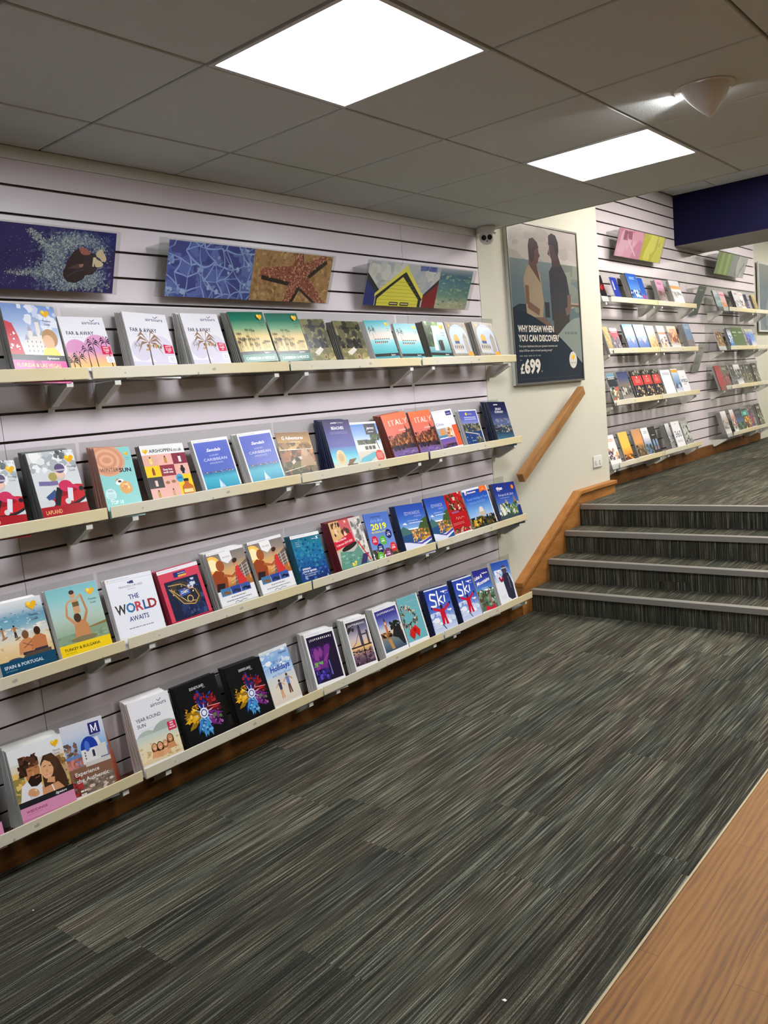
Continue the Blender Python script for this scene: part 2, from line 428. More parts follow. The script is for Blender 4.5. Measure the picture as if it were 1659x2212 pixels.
# emergency spotlight scoop on the ceiling
em = thing('emergency_light', 'white scoop-shaped emergency light shining across the ceiling tiles', 'ceiling light', (1.872, 3.235, H_CEIL))
MB().cyl((0, 0, 0), 0.104, 0.104, -0.004, -0.0005, 40).build('base', M_WHITE, em)
sc_ = MB(); NA, NB = 20, 10
def scoop(a, t, r):
    # a: -95..95 deg round the closed side, t: 0 at the ceiling .. 1 at the tip
    k = (1 - t ** 1.5) * r + 0.004
    return (k * math.cos(a) + 0.01 - 0.02 * t, k * math.sin(a) + 0.02 * t, -0.0045 - 0.098 * t)
for r, fl in ((0.078, 0), (0.074, 1)):
    for i in range(NA):
        for j in range(NB):
            a0, a1 = [math.radians(-112 + 224 * q / NA) for q in (i, i + 1)]
            t0, t1 = j / NB, (j + 1) / NB
            sc_.face([scoop(a0, t0, r), scoop(a1, t0, r), scoop(a1, t1, r), scoop(a0, t1, r)])
o = sc_.build('hood', M_WHITE, em, smooth=True, recalc=False); o.rotation_euler = (0, 0, math.radians(-55))
MB().cyl((-0.03, 0.02, -0.026), 0.016, 0.016, 0, 0.012, 20, 0).build('lamp', M_LED, em)
sl = bpy.data.lights.new('emergency_spot', 'SPOT'); sl.energy = 6; sl.spot_size = math.radians(70); sl.spot_blend = 0.6; sl.shadow_soft_size = 0.01
sl.color = (1, 0.97, 1)
so_ = bpy.data.objects.new('emergency_spot', sl); C.objects.link(so_); so_.parent = em
so_.location = (-0.045, 0.02, -0.024); so_.rotation_euler = Vector((-1.0, 0.12, 0.12)).to_track_quat('-Z', 'Y').to_euler()

# crumbs of paper on the carpet
for x, y, r, lab in ((1.835, 1.591, 0.006, 'tiny pale scrap of paper on the near carpet, the one closer to the wooden floor'), (0.365, 1.12, 0.003, 'tiny pale scrap of paper on the carpet near the slatted wall')):
    m = MB(); m.prism([(x - r, y - r * 0.5), (x + r * 0.8, y - r * 0.7), (x + r, y + r * 0.4), (x - r * 0.3, y + r * 0.7)], 0.0004, 0.0018, 'z')
    tag(m.build('paper_scrap', M_WHITE), lab, 'scrap')

# ------------------------------------------------------------------ printed artwork: flat coloured shapes drawn on a sheet
_FC = {}
def glyphs(s, bold=0.0, shear=0.0):
    key = (s, bold, shear)
    if key not in _FC:
        c = bpy.data.curves.new('lettering', 'FONT'); c.body = s; c.resolution_u = 2; c.offset = bold; c.shear = shear
        o = bpy.data.objects.new('lettering', c); m = o.to_mesh()
        v = [(p.co.x, p.co.y) for p in m.vertices]; f = [tuple(p.vertices) for p in m.polygons]
        o.to_mesh_clear(); bpy.data.objects.remove(o); bpy.data.curves.remove(c)
        _FC[key] = (v, f)
    return _FC[key]

def clip(P):
    for ax, sgn, lim in ((0, 1, 0.0), (0, -1, -1.0), (1, 1, 0.0), (1, -1, -1.0)):
        out = []
        for i in range(len(P)):
            a, b = P[i - 1], P[i]; da, db = a[ax] * sgn - lim, b[ax] * sgn - lim
            if (da >= 0) != (db >= 0):
                t = da / (da - db); out.append((a[0] + (b[0] - a[0]) * t, a[1] + (b[1] - a[1]) * t))
            if db >= 0: out.append(b)
        P = out
        if len(P) < 3: return []
    return P

class Art:
    """a sheet of w x h metres; shapes in 0..1 coordinates, u to the right, v up, later shapes on top"""
    def __init__(s, w, h, base=(255, 255, 255), foot=0.0, footcol=None):
        s.w, s.h, s.a = w, h, w / h
        s.v = []; s.f = []; s.c = []; s.z = 0.0
        fc = lin(footcol or base)
        if foot: s._add([(0, -foot / h), (1, -foot / h), (1, 0.002), (0, 0.002)], [fc] * 4)
        s.rect(0, 0, 1, 1, base)
    def _add(s, P, cols):
        k = len(s.v); s.v += [(p[0] * s.w, p[1] * s.h, s.z) for p in P]; s.f.append(tuple(range(k, k + len(P)))); s.c += cols
    def up(s, d=2.2e-5): s.z += d
    def poly(s, P, col, up=True):
        if up: s.up()
        P = clip(list(P))
        if P: s._add(P, [lin(col)] * len(P))
        return s
    def rect(s, x0, y0, x1, y1, col): return s.poly([(x0, y0), (x1, y0), (x1, y1), (x0, y1)], col)
    def grad(s, y0, y1, stops, x0=0, x1=1):
        """a printed vertical blend: stops from the bottom (y0) to the top (y1)"""
        s.up(); n = len(stops) - 1
        for i in range(n):
            a, b = y0 + (y1 - y0) * i / n, y0 + (y1 - y0) * (i + 1) / n
            s._add([(x0, a), (x1, a), (x1, b), (x0, b)], [lin(stops[i])] * 2 + [lin(stops[i + 1])] * 2)
        return s
    def ell(s, x, y, r, col, ry=None, n=20, a0=0, a1=360, rot=0):
        ry = r if ry is None else ry; P = []; cr, sr = math.cos(math.radians(rot)), math.sin(math.radians(rot))
        for i in range(n + (a1 - a0 < 360)):
            t = math.radians(a0 + (a1 - a0) * i / n); p, q = r * math.cos(t), ry * math.sin(t)
            P.append((x + p * cr - q * sr, y + (p * sr + q * cr) * s.a))
        return s.poly(P, col)
    def line(s, P, w, col, w1=None):
        s.up(); w1 = w if w1 is None else w1
        for i in range(len(P) - 1):
            (x0, y0), (x1, y1) = P[i], P[i + 1]
            dx, dy = x1 - x0, (y1 - y0) / s.a; L = math.hypot(dx, dy) or 1; nx, ny = -dy / L, dx / L
            wa = (w + (w1 - w) * i / (len(P) - 1)) / 2; wb = (w + (w1 - w) * (i + 1) / (len(P) - 1)) / 2
            s.poly([(x0 - nx * wa, y0 - ny * wa * s.a), (x1 - nx * wb, y1 - ny * wb * s.a), (x1 + nx * wb, y1 + ny * wb * s.a), (x0 + nx * wa, y0 + ny * wa * s.a)], col, False)
            s.z += 1e-6
        return s
    def blobs(s, x0, y0, x1, y1, n, size, cols, seed=1, ar=1.0, k=6, up=3e-6):
        r = random.Random(seed); s.up()
        for _ in range(n):
            cx, cy = r.uniform(x0, x1), r.uniform(y0, y1); q = size * r.uniform(0.4, 1.3); ph = r.uniform(0, 6.28)
            col = r.choice(cols); P = []
            for i in range(k):
                t = ph + 6.283 * i / k; rr = q * r.uniform(0.6, 1.2)
                P.append((min(max(cx + rr * math.cos(t), x0), x1), min(max(cy + rr * ar * math.sin(t) * s.a, y0), y1)))
            s.z += up; s.poly(P, col, False)
        return s
    def text(s, t, x, y, h, col, w=None, al='L', bold=0.0, shear=0.0, rot=0):
        """capital height h in parts of the sheet height; w fits the line to a width"""
        V, F = glyphs(t, bold, shear)
        if not V: return s
        s.up(); xs = [p[0] for p in V]; x_0, nat = min(xs), max(xs) - min(xs)
        k = h * s.h / 0.70; kx = k if w is None else w * s.w / nat
        off = {'L': 0, 'C': -0.5, 'R': -1}[al] * nat * kx
        cr, sr = math.cos(math.radians(rot)), math.sin(math.radians(rot)); b = len(s.v); c = lin(col)
        for p in V:
            px, py = (p[0] - x_0) * kx + off, p[1] * k
            s.v.append((x * s.w + px * cr - py * sr, y * s.h + px * sr + py * cr, s.z)); s.c.append(c)
        s.f += [tuple(b + i for i in f) for f in F]; return s
    def bars(s, x, y, w, h, n, col):
        """lines of print too small to read: runs of short dashes"""
        r = random.Random(int(x * 97 + y * 31 + n)); s.up(); t = h / (2 * n - 1) if n > 1 else h
        for i in range(n):
            u = x
            while u < x + w - 0.01:
                d = min(r.uniform(0.02, 0.07), x + w - u); s.poly([(u, y + 2 * i * t), (u + d, y + 2 * i * t), (u + d, y + (2 * i + 1) * t), (u, y + (2 * i + 1) * t)], col, False); u += d + 0.012
        return s
    # ---- small motifs
    def heart(s, x, y, r, words=True, col=(236, 178, 30), tcol=(60, 62, 74)):
        P = []
        for i in range(28):
            t = 6.283 * i / 28; P.append((x + r * math.sin(t) ** 3, y + r * 0.9 * s.a * (13 * math.cos(t) - 5 * math.cos(2 * t) - 2 * math.cos(3 * t) - math.cos(4 * t)) / 15))
        s.poly(P, col); s.ell(x - r * 0.4, y + r * 0.35 * s.a, r * 0.35, (250, 214, 70))
        if words:
            s.text('Thomas', x, y - r * 1.9 * s.a, r * 0.42 * s.a, tcol, al='C'); s.text('Cook', x, y - r * 2.7 * s.a, r * 0.42 * s.a, tcol, al='C')
        return s
    def palm(s, x, y, hgt, col, trunk=None, lean=0.15, fr=None, wdt=0.02):
        s.line([(x, y), (x + lean * hgt * 0.3, y + hgt * 0.5), (x + lean * hgt, y + hgt)], wdt, trunk or col, wdt * 0.6)
        R = fr or hgt * 0.55 / s.a; cx, cy = x + lean * hgt, y + hgt
        for a in (-30, 0, 25, 60, 100, 140, 170, 205):
            t = math.radians(a); ex, ey = cx + R * math.cos(t), cy + (R * math.sin(t) - R * 0.35) * s.a
            mx, my = cx + R * 0.55 * math.cos(t), cy + (R * 0.6 * math.sin(t) + R * 0.18) * s.a
            s.poly([(cx, cy), (mx, my + R * 0.10 * s.a), (ex, ey), (mx, my - R * 0.10 * s.a)], col)
        return s
    def fig(s, x, y, hgt, skin, hair, top=None, legs=None, arms=0):
        """small standing figure, feet at (x, y)"""
        k = hgt / s.a
        for d in (-1, 1): s.line([(x + d * 0.03 * k, y + hgt * 0.48), (x + d * 0.07 * k, y)], 0.09 * k, legs or skin)
        s.poly([(x - 0.11 * k, y + hgt * 0.82), (x + 0.11 * k, y + hgt * 0.82), (x + 0.08 * k, y + hgt * 0.45), (x - 0.08 * k, y + hgt * 0.45)], top or skin)
        for d in (-1, 1):
            e = (x + d * (0.30 if arms else 0.16) * k, y + hgt * (0.95 if arms == 2 else 0.62 if arms else 0.45))
            s.line([(x + d * 0.10 * k, y + hgt * 0.79), e], 0.06 * k, top if arms == 2 and top else skin)
        s.ell(x, y + hgt * 0.91, 0.075 * k, hair); return s
    def build(s, name, m, parent=None, label=None):
        me = bpy.data.meshes.new(name); me.from_pydata(s.v, [], s.f); me.materials.append(m)
        at = me.color_attributes.new('Col', 'FLOAT_COLOR', 'POINT')
        at.data.foreach_set('color', [q for c in s.c for q in (*c, 1.0)])
        o = bpy.data.objects.new(name, me); C.objects.link(o)
        if parent: o.parent = parent
        if label: o['label'] = label
        return o

W_, K_, NAVY, TXT = (255, 255, 255), (12, 12, 16), (38, 60, 110), (44, 58, 92)
SKIN, TAN, HAIR, SAND, SEA = (214, 160, 118), (176, 118, 76), (70, 44, 28), (226, 200, 156), (60, 150, 190)
COV = {}
def cover(fn): COV[fn.__name__[2:]] = fn; return fn

@cover
def c_florida(a):
    a.grad(0.18, 1, [(238, 226, 210), (214, 220, 232), (160, 182, 222), (120, 152, 208)]).blobs(0.3, 0.6, 1, 1, 16, 0.1, [(226, 232, 242), (200, 212, 236)], 3)
    for i, (x, h) in enumerate([(0.32, 0.22), (0.40, 0.36), (0.48, 0.28), (0.56, 0.5), (0.62, 0.3), (0.70, 0.2)]):   # a plain pale palace
        a.rect(x, 0.2, x + 0.075, 0.24 + h, (232, 226, 218)); a.poly([(x - 0.01, 0.24 + h), (x + 0.085, 0.24 + h), (x + 0.037, 0.33 + h)], (164, 168, 184))
        for j in range(3): a.rect(x + 0.025, 0.28 + j * 0.07, x + 0.045, 0.31 + j * 0.07, (150, 146, 150))
    a.poly([(0.0, 0.2), (0.0, 0.74), (0.13, 0.7), (0.2, 0.5), (0.24, 0.3), (0.26, 0.2)], (198, 32, 52)).blobs(0.01, 0.22, 0.2, 0.66, 14, 0.022, [W_], 5, k=8)
    a.ell(0.79, 0.5, 0.15, (176, 132, 76), 0.18).ell(0.75, 0.44, 0.11, (226, 178, 132), 0.14).poly([(0.58, 0.2), (0.64, 0.34), (0.84, 0.36), (0.97, 0.2)], (232, 214, 80))
    a.rect(0, 0.15, 1, 0.235, (52, 56, 52)).text('Signature', 0.64, 0.175, 0.035, W_, shear=0.3, bold=0.01)
    a.rect(0, 0, 1, 0.15, (226, 84, 160)).rect(0.38, 0, 0.52, 0.15, (176, 40, 128)).text('FLORIDA & LAS VEGAS', 0.06, 0.05, 0.055, (250, 222, 120), w=0.82, bold=0.012)
    a.heart(0.80, 0.88, 0.085)
def far(a, pink):
    a.rect(0, 0, 1, 1, (232, 230, 236)).text('airtours', 0.9, 0.86, 0.06, NAVY, al='R', w=0.40, bold=0.006).line([(0.69, 0.95), (0.73, 0.915), (0.80, 0.955)], 0.012, NAVY)
    a.text('FAR & AWAY', 0.1, 0.645, 0.072, TXT, w=0.60, bold=0.015).line([(0.13, 0.60), (0.44, 0.60)], 0.004, (150, 156, 170))
    if pink:
        a.ell(0.24, 0.32, 0.26, (214, 146, 190)).ell(0.72, 0.34, 0.34, (220, 158, 200)).grad(0, 0.3, [(248, 208, 120), (242, 186, 150), (222, 160, 190)])
        for x, y, h, l in ((0.2, 0.0, 0.20, 0.1), (0.44, 0.0, 0.34, 0.05), (0.6, 0.0, 0.47, 0.02), (0.93, 0.0, 0.5, -0.05), (0.08, 0.0, 0.12, 0)): a.palm(x, y, h, (38, 26, 34), lean=l, fr=0.17, wdt=0.02)
    else:
        a.ell(0.24, 0.30, 0.22, (214, 210, 226)).ell(0.70, 0.32, 0.31, (218, 214, 228)).rect(0, 0.0, 1, 0.09, (216, 212, 228))
        a.palm(0.42, 0.0, 0.46, (150, 122, 100), (98, 82, 82), lean=0.08, fr=0.33, wdt=0.034).palm(0.18, 0.26, 0.12, (150, 140, 130), lean=0, fr=0.1, wdt=0.006)
        a.blobs(0.3, 0.3, 0.75, 0.42, 14, 0.03, [(196, 162, 110), (140, 112, 92)], 4, ar=1.8)
    a.poly([(0.77, 0.26), (0.98, 0.26), (0.98, 0.41), (0.77, 0.43)], (214, 40, 84))
    for i in range(4): a.text(['JAMAICA', 'now open', 'SUMMER', '2019'][i], 0.875, 0.385 - 0.034 * i, 0.021, W_, al='C', bold=0.02)
    a.rect(0.82, 0.09, 1, 0.21, (244, 244, 248))
    for i in range(3): a.text(['KIDS EAT', 'FREE IN', 'FLORIDA'][i], 0.91, 0.175 - 0.03 * i, 0.017, NAVY, al='C')
@cover
def c_farpink(a): far(a, True)
@cover
def c_faraway(a): far(a, False)
@cover
def c_greenpalm(a):
    a.grad(0.2, 1, [(226, 196, 130), (244, 216, 140), (234, 206, 136), (120, 170, 128), (22, 120, 92), (12, 96, 78)]); r = random.Random(8)
    for i in range(26):
        x, y, h = r.uniform(0.02, 0.95), r.uniform(0.18, 0.35), r.uniform(0.08, 0.34); a.palm(x, y, h, (26, 40, 30), lean=r.uniform(-0.1, 0.1), fr=0.055, wdt=0.008)
    a.rect(0, 0.15, 1, 0.21, (20, 26, 22)).text('Signature', 0.66, 0.165, 0.03, W_, shear=0.3)
    a.rect(0, 0, 1, 0.15, (34, 120, 98)).text('CARIBBEAN & MEXICO', 0.09, 0.045, 0.055, W_, w=0.82, bold=0.01).heart(0.84, 0.89, 0.08)
@cover
def c_olive(a):
    a.rect(0, 0, 1, 1, (120, 116, 78)).blobs(0, 0.35, 1, 1, 60, 0.13, [(66, 64, 48), (50, 50, 42), (86, 84, 58), (142, 138, 96), (104, 100, 72)], 2)
    a.blobs(0, 0, 1, 0.38, 30, 0.1, [(150, 142, 92), (126, 120, 80), (170, 160, 106), (110, 104, 66)], 6).blobs(0.05, 0.3, 0.85, 0.62, 30, 0.08, [(38, 40, 38), (26, 28, 30), (60, 58, 48)], 9)
    a.poly([(0.2, 0.2), (0.5, 0.33), (0.6, 0.26), (0.34, 0.12)], (222, 220, 204)).ell(0.6, 0.08, 0.075, (196, 172, 132)).ell(0.6, 0.08, 0.05, (124, 96, 66)).poly([(0.7, 0), (1, 0.1), (1, 0)], (196, 184, 134))
    a.text('signature', 0.14, 0.80, 0.07, (16, 16, 14), w=0.72, shear=0.2, bold=0.01)
@cover
def c_tealbeach(a):
    a.grad(0.5, 1, [(232, 214, 204), (214, 212, 206), (134, 200, 206), (64, 166, 182)]).grad(0.12, 0.5, [(70, 170, 176), (100, 192, 200), (160, 214, 220)])
    a.poly([(0.12, 0.42), (0.9, 0.47), (0.3, 0.38)], (206, 190, 170)).palm(0.2, 0.42, 0.32, (28, 44, 38), lean=-0.02, fr=0.17, wdt=0.014)
    for i in range(7): a.poly([(0.2 + i * 0.09, 0.50), (0.24 + i * 0.09, 0.53), (0.29 + i * 0.09, 0.50)], (110, 60, 40)).rect(0.18 + i * 0.08, 0.41, 0.22 + i * 0.08, 0.45, (34, 48, 62))
    a.rect(0, 0.055, 1, 0.13, K_).text('Signature', 0.66, 0.07, 0.032, W_, shear=0.3, bold=0.01).rect(0, 0, 1, 0.055, (60, 150, 160)).heart(0.87, 0.89, 0.07)
@cover
def c_waterfall(a):
    a.grad(0.12, 1, [(60, 140, 150), (150, 196, 200), (206, 224, 220), (200, 218, 214)]).blobs(0, 0.3, 0.42, 1, 50, 0.09, [(50, 96, 32), (30, 62, 26), (92, 140, 46), (20, 40, 22)], 5, ar=1.6).blobs(0.2, 0.9, 0.7, 1, 12, 0.07, [(108, 160, 60), (60, 110, 40)], 6)
    a.blobs(0.5, 0.2, 0.72, 0.5, 22, 0.06, [(20, 40, 34), (40, 60, 46), (12, 22, 22)], 7, ar=1.6)
    a.poly([(0.24, 0.2), (0.38, 0.9), (0.44, 0.9), (0.42, 0.2)], (226, 238, 238)).rect(0, 0.06, 1, 0.14, K_).text('Signature', 0.66, 0.08, 0.03, W_, shear=0.3, bold=0.01).rect(0, 0, 1, 0.06, (86, 172, 150)).heart(0.82, 0.87, 0.1)
@cover
def c_dome(a):
    a.rect(0, 0, 1, 1, (150, 140, 124)).blobs(0, 0, 1, 1, 26, 0.1, [(138, 128, 114), (162, 152, 136)], 3)
    P = [(0.1, 0.1), (0.1, 0.6)] + [(0.52 - 0.42 * math.cos(math.radians(i * 15)), 0.6 + 0.34 * math.sin(math.radians(i * 15))) for i in range(13)] + [(0.94, 0.1)]
    a.poly(P, (190, 206, 234)).ell(0.36, 0.46, 0.13, (224, 170, 62), 0.2, a0=0, a1=180).rect(0.25, 0.38, 0.47, 0.46, (70, 84, 130)).rect(0.14, 0.12, 0.62, 0.38, (196, 190, 180))
    for i in range(5): a.rect(0.18 + i * 0.09, 0.24, 0.22 + i * 0.09, 0.33, (90, 92, 96)).rect(0.16 + i * 0.09, 0.13, 0.2 + i * 0.09, 0.19, (236, 232, 224))
    a.rect(0.68, 0.12, 0.88, 0.55, (176, 166, 154)).poly([(0.67, 0.55), (0.89, 0.55), (0.78, 0.70)], (160, 150, 140)).ell(0.86, 0.03, 0.14, (228, 164, 62), a0=0, a1=180)
    a.ell(0.18, 0.9, 0.04, (236, 178, 30)).text('Thomas Cook', 0.26, 0.875, 0.035, (90, 120, 190), w=0.5)
@cover
def c_lapland(a):
    a.rect(0, 0, 1, 1, (214, 218, 220)).blobs(0, 0.62, 1, 1, 36, 0.1, [(226, 228, 226), (190, 196, 200), (236, 238, 238), (170, 178, 182)], 2).blobs(0.55, 0.86, 0.8, 1, 10, 0.06, [(110, 118, 124), (80, 90, 96)], 3)
    a.ell(0.66, 0.27, 0.46, (34, 34, 38), 0.20, rot=12).ell(0.66, 0.30, 0.45, (196, 30, 40), 0.18, rot=12).ell(0.62, 0.36, 0.28, (150, 20, 30), 0.09, rot=12)
    a.line([(0.1, 0.52), (0.34, 0.50), (0.5, 0.5)], 0.09, (122, 112, 160)).line([(0.42, 0.36), (0.2, 0.26)], 0.13, (60, 84, 136)).line([(0.5, 0.42), (0.42, 0.28), (0.36, 0.16)], 0.12, (30, 30, 36))
    a.ell(0.64, 0.44, 0.15, (206, 48, 92), 0.12).line([(0.7, 0.46), (0.92, 0.38)], 0.07, (206, 48, 92)).ell(0.95, 0.37, 0.05, (30, 30, 36)).line([(0.72, 0.4), (0.66, 0.2)], 0.11, (222, 220, 230)).ell(0.56, 0.62, 0.13, (204, 196, 190))
    a.ell(0.59, 0.64, 0.09, (236, 196, 176)).ell(0.61, 0.72, 0.11, (98, 84, 122), 0.1).rect(0.5, 0.68, 0.72, 0.705, (190, 186, 200)).ell(0.42, 0.6, 0.09, (170, 160, 90)).ell(0.25, 0.2, 0.07, (210, 210, 214)).ell(0.6, 0.2, 0.06, (214, 214, 216))
    a.rect(0, 0, 1, 0.15, (168, 22, 34)).text('LAPLAND', 0.08, 0.035, 0.06, (236, 178, 120), w=0.34, bold=0.015).heart(0.87, 0.86, 0.1)
@cover
def c_wintersun(a):
    a.rect(0, 0, 1, 1, (142, 208, 204)).ell(0.28, 0.78, 0.5, (222, 164, 132), 0.42)
    for i in range(5): a.ell(0.28, 0.78, 0.44 - i * 0.08, [(212, 150, 118), (228, 174, 142)][i % 2], 0.36 - i * 0.07, n=30)
    a.line([(0.42, 0.45), (0.6, 0.3), (0.8, 0.25)], 0.1, (206, 140, 104)).ell(0.5, 0.4, 0.12, (240, 240, 238), 0.07, rot=20).ell(0.5, 0.41, 0.05, (50, 44, 48), 0.03).ell(0.64, 0.30, 0.17, (224, 168, 96)).blobs(0.52, 0.24, 0.76, 0.4, 14, 0.05, [(238, 196, 120), (220, 150, 90), (246, 220, 170)], 5)
    a.ell(0.18, 0.2, 0.15, (200, 232, 230)).text('WIN', 0.18, 0.24, 0.03, (40, 130, 150), al='C')
    for i in range(3): a.rect(0.09, 0.185 - i * 0.03, 0.27, 0.192 - i * 0.03, (130, 180, 186))
    a.text('WINTER', 0.04, 0.585, 0.062, (60, 50, 50), w=0.5).text('SUN', 0.56, 0.57, 0.065, (20, 26, 50), w=0.34, bold=0.03).heart(0.86, 0.88, 0.06)
    a.text('TOP 10', 0.12, 0.035, 0.06, W_, w=0.36, bold=0.015)
@cover
def c_airshop(a):
    a.rect(0, 0, 1, 1, (236, 236, 236)).heart(0.10, 0.885, 0.06, False).text('AIRSHOPPEN.co.uk', 0.19, 0.855, 0.062, (24, 24, 28), w=0.75, bold=0.015)
    cc = [(226, 174, 156), (234, 180, 166), (136, 42, 66), (238, 202, 20), (146, 50, 62), (232, 176, 162), (60, 56, 56), (230, 174, 160), (240, 204, 30), (232, 178, 166), (232, 178, 166), (240, 204, 30)]
    for i in range(12):
        x, y = (i % 3) / 3, 0.6 - (i // 3) * 0.21; a.rect(x, y, x + 0.336, y + 0.215, cc[i])
        if i in (0, 1, 2, 3, 6, 9, 10): a.rect(x + 0.14, y + 0.04, x + 0.2, y + 0.15, [(240, 214, 120), (196, 140, 60), (226, 226, 226), (150, 70, 20), 0, 0, (226, 200, 190), 0, 0, (180, 150, 70), (206, 160, 120)][i]).rect(x + 0.155, y + 0.15, x + 0.185, y + 0.18, (40, 36, 34))
    a.ell(0.84, 0.49, 0.055, (30, 30, 34)).rect(0.81, 0.41, 0.87, 0.57, (30, 30, 34)).ell(0.42, 0.27, 0.05, (150, 110, 60), 0.03).ell(0.56, 0.28, 0.05, (150, 110, 60), 0.03)
    a.poly([(0.72, 0), (0.72, 0.16), (0.8, 0.22), (0.8, 0.28), (0.9, 0.28), (0.9, 0.22), (0.98, 0.16), (0.98, 0)], (196, 104, 30)).rect(0.79, 0.26, 0.91, 0.31, K_).rect(0.74, 0.04, 0.96, 0.11, (232, 214, 150))
    a.text('Duty free', 0.5, 0.5, 0.036, W_, al='C', bold=0.02).text('made easy', 0.5, 0.45, 0.036, W_, al='C', bold=0.02).ell(0.72, 0.33, 0.085, (60, 160, 200)).text('50%', 0.72, 0.315, 0.04, (16, 30, 60), al='C', bold=0.02)
def head(a, col=(110, 110, 110)):
    a.text('Thomas Cook recommended', 0.1, 0.962, 0.014, col, w=0.4).ell(0.06, 0.967, 0.014, (236, 178, 30))
@cover
def c_carib(a):
    a.rect(0, 0, 1, 1, (236, 236, 238)); head(a); a.grad(0.3, 0.94, [(84, 108, 192), (84, 104, 196), (92, 108, 200)], 0.035, 0.965).grad(0, 0.31, [(46, 152, 184), (52, 166, 196), (70, 178, 204), (30, 120, 160)], 0.035, 0.965)
    a.blobs(0.06, 0.30, 0.94, 0.335, 40, 0.03, [(90, 86, 96), (60, 70, 84), (180, 170, 160)], 4, ar=0.4)
    a.poly([(0.40, 0.0), (0.44, 0.19), (0.48, 0.0)], (216, 232, 244)).poly([(0.485, 0.0), (0.45, 0.14), (0.56, 0.0)], (190, 214, 236))
    a.text('Sandals', 0.52, 0.74, 0.06, W_, al='C', w=0.40, shear=0.35, bold=0.02).text('LUXURY', 0.50, 0.64, 0.035, (200, 212, 240), al='C', w=0.26).text('CARIBBEAN', 0.50, 0.55, 0.056, (224, 230, 248), al='C', w=0.64).text('HOLIDAYS', 0.50, 0.485, 0.035, (200, 212, 240), al='C', w=0.36)
@cover
def c_gadv(a):
    a.grad(0.6, 1, [(206, 170, 104), (176, 134, 78), (134, 98, 58)]).blobs(0, 0.6, 1, 0.76, 20, 0.1, [(120, 86, 50), (96, 70, 44), (150, 112, 66)], 3, ar=0.7).rect(0, 0.0, 1, 0.6, (130, 84, 56)).blobs(0, 0.3, 1, 0.58, 50, 0.09, [(160, 96, 62), (96, 66, 48), (70, 54, 44), (190, 130, 84)], 4)
    a.blobs(0, 0, 1, 0.32, 40, 0.1, [(96, 98, 60), (70, 72, 50), (52, 48, 42), (120, 100, 74)], 6).rect(0, 0.585, 1, 0.60, (236, 230, 214)).line([(0, 0.09), (1, 0.26)], 0.012, (230, 224, 210))
    a.poly([(0.5, 0.2), (0.62, 0.52), (0.8, 0.56), (0.92, 0.4), (0.98, 0.2)], (170, 138, 104)).ell(0.72, 0.52, 0.1, (190, 160, 126)).line([(0.6, 0.4), (0.4, 0.36), (0.28, 0.28)], 0.07, (210, 196, 180)).ell(0.45, 0.36, 0.08, (26, 24, 24), 0.05)
    a.text('G Adventures', 0.14, 0.83, 0.075, W_, w=0.64, bold=0.02).bars(0.36, 0.76, 0.3, 0.016, 1, (236, 220, 190))
@cover
def c_beaches(a):
    a.grad(0.42, 1, [(34, 56, 160), (28, 38, 150), (26, 28, 120), (26, 26, 84)]).grad(0, 0.42, [(212, 196, 168), (130, 210, 216), (40, 166, 206), (26, 96, 176)])
    a.ell(0.34, 0.2, 0.17, (214, 190, 140), 0.20).ell(0.34, 0.2, 0.1, (190, 160, 108), 0.12).poly([(0.5, 0.0), (0.62, 0.14), (0.92, 0.16), (0.7, 0.04)], (110, 66, 36)).line([(0.5, 0.03), (0.9, 0.03)], 0.03, (70, 44, 26))
    a.text('premier', 0.3, 0.93, 0.03, W_, w=0.22, bold=0.03).text('holidays', 0.54, 0.93, 0.03, (200, 206, 230), w=0.22).text('BEACHES', 0.5, 0.8, 0.062, W_, al='C', w=0.46, bold=0.01)
    for i in range(2): a.rect(0.16, 0.74 - i * 0.03, 0.84, 0.746 - i * 0.03, (150, 160, 210))
@cover
def c_james(a):
    a.rect(0, 0, 1, 1, (236, 236, 236)).grad(0.42, 0.95, [(206, 222, 238), (130, 172, 222), (80, 130, 204)]).blobs(0.1, 0.42, 0.8, 0.56, 40, 0.07, [(44, 66, 40), (64, 84, 50), (34, 50, 34)], 3).rect(0, 0.27, 0.85, 0.44, (222, 220, 212)).rect(0.3, 0.31, 0.75, 0.4, (74, 72, 68))
    for i in range(4): a.rect(0.3 + i * 0.14, 0.27, 0.325 + i * 0.14, 0.42, (236, 232, 226))
    a.line([(0.86, 0.3), (0.8, 0.55)], 0.03, (70, 54, 40)).blobs(0.62, 0.52, 1, 0.76, 40, 0.06, [(40, 62, 36), (58, 78, 44), (80, 98, 60)], 5).rect(0, 0, 1, 0.28, (206, 200, 188)).poly([(0.1, 0.12), (0.6, 0.24), (0.9, 0.24), (0.4, 0.02), (0, 0.02)], (96, 178, 196)).ell(0.8, 0.13, 0.16, (206, 70, 62), 0.16)
    for i in range(4): a.rect(0.7, 0.19 - i * 0.035, 0.9, 0.2 - i * 0.035, (240, 200, 190))
    a.rect(0.5, 0.68, 0.93, 0.95, (28, 32, 62)).text('james', 0.56, 0.81, 0.07, W_, w=0.3, shear=0.4).bars(0.6, 0.74, 0.2, 0.012, 1, W_); head(a)
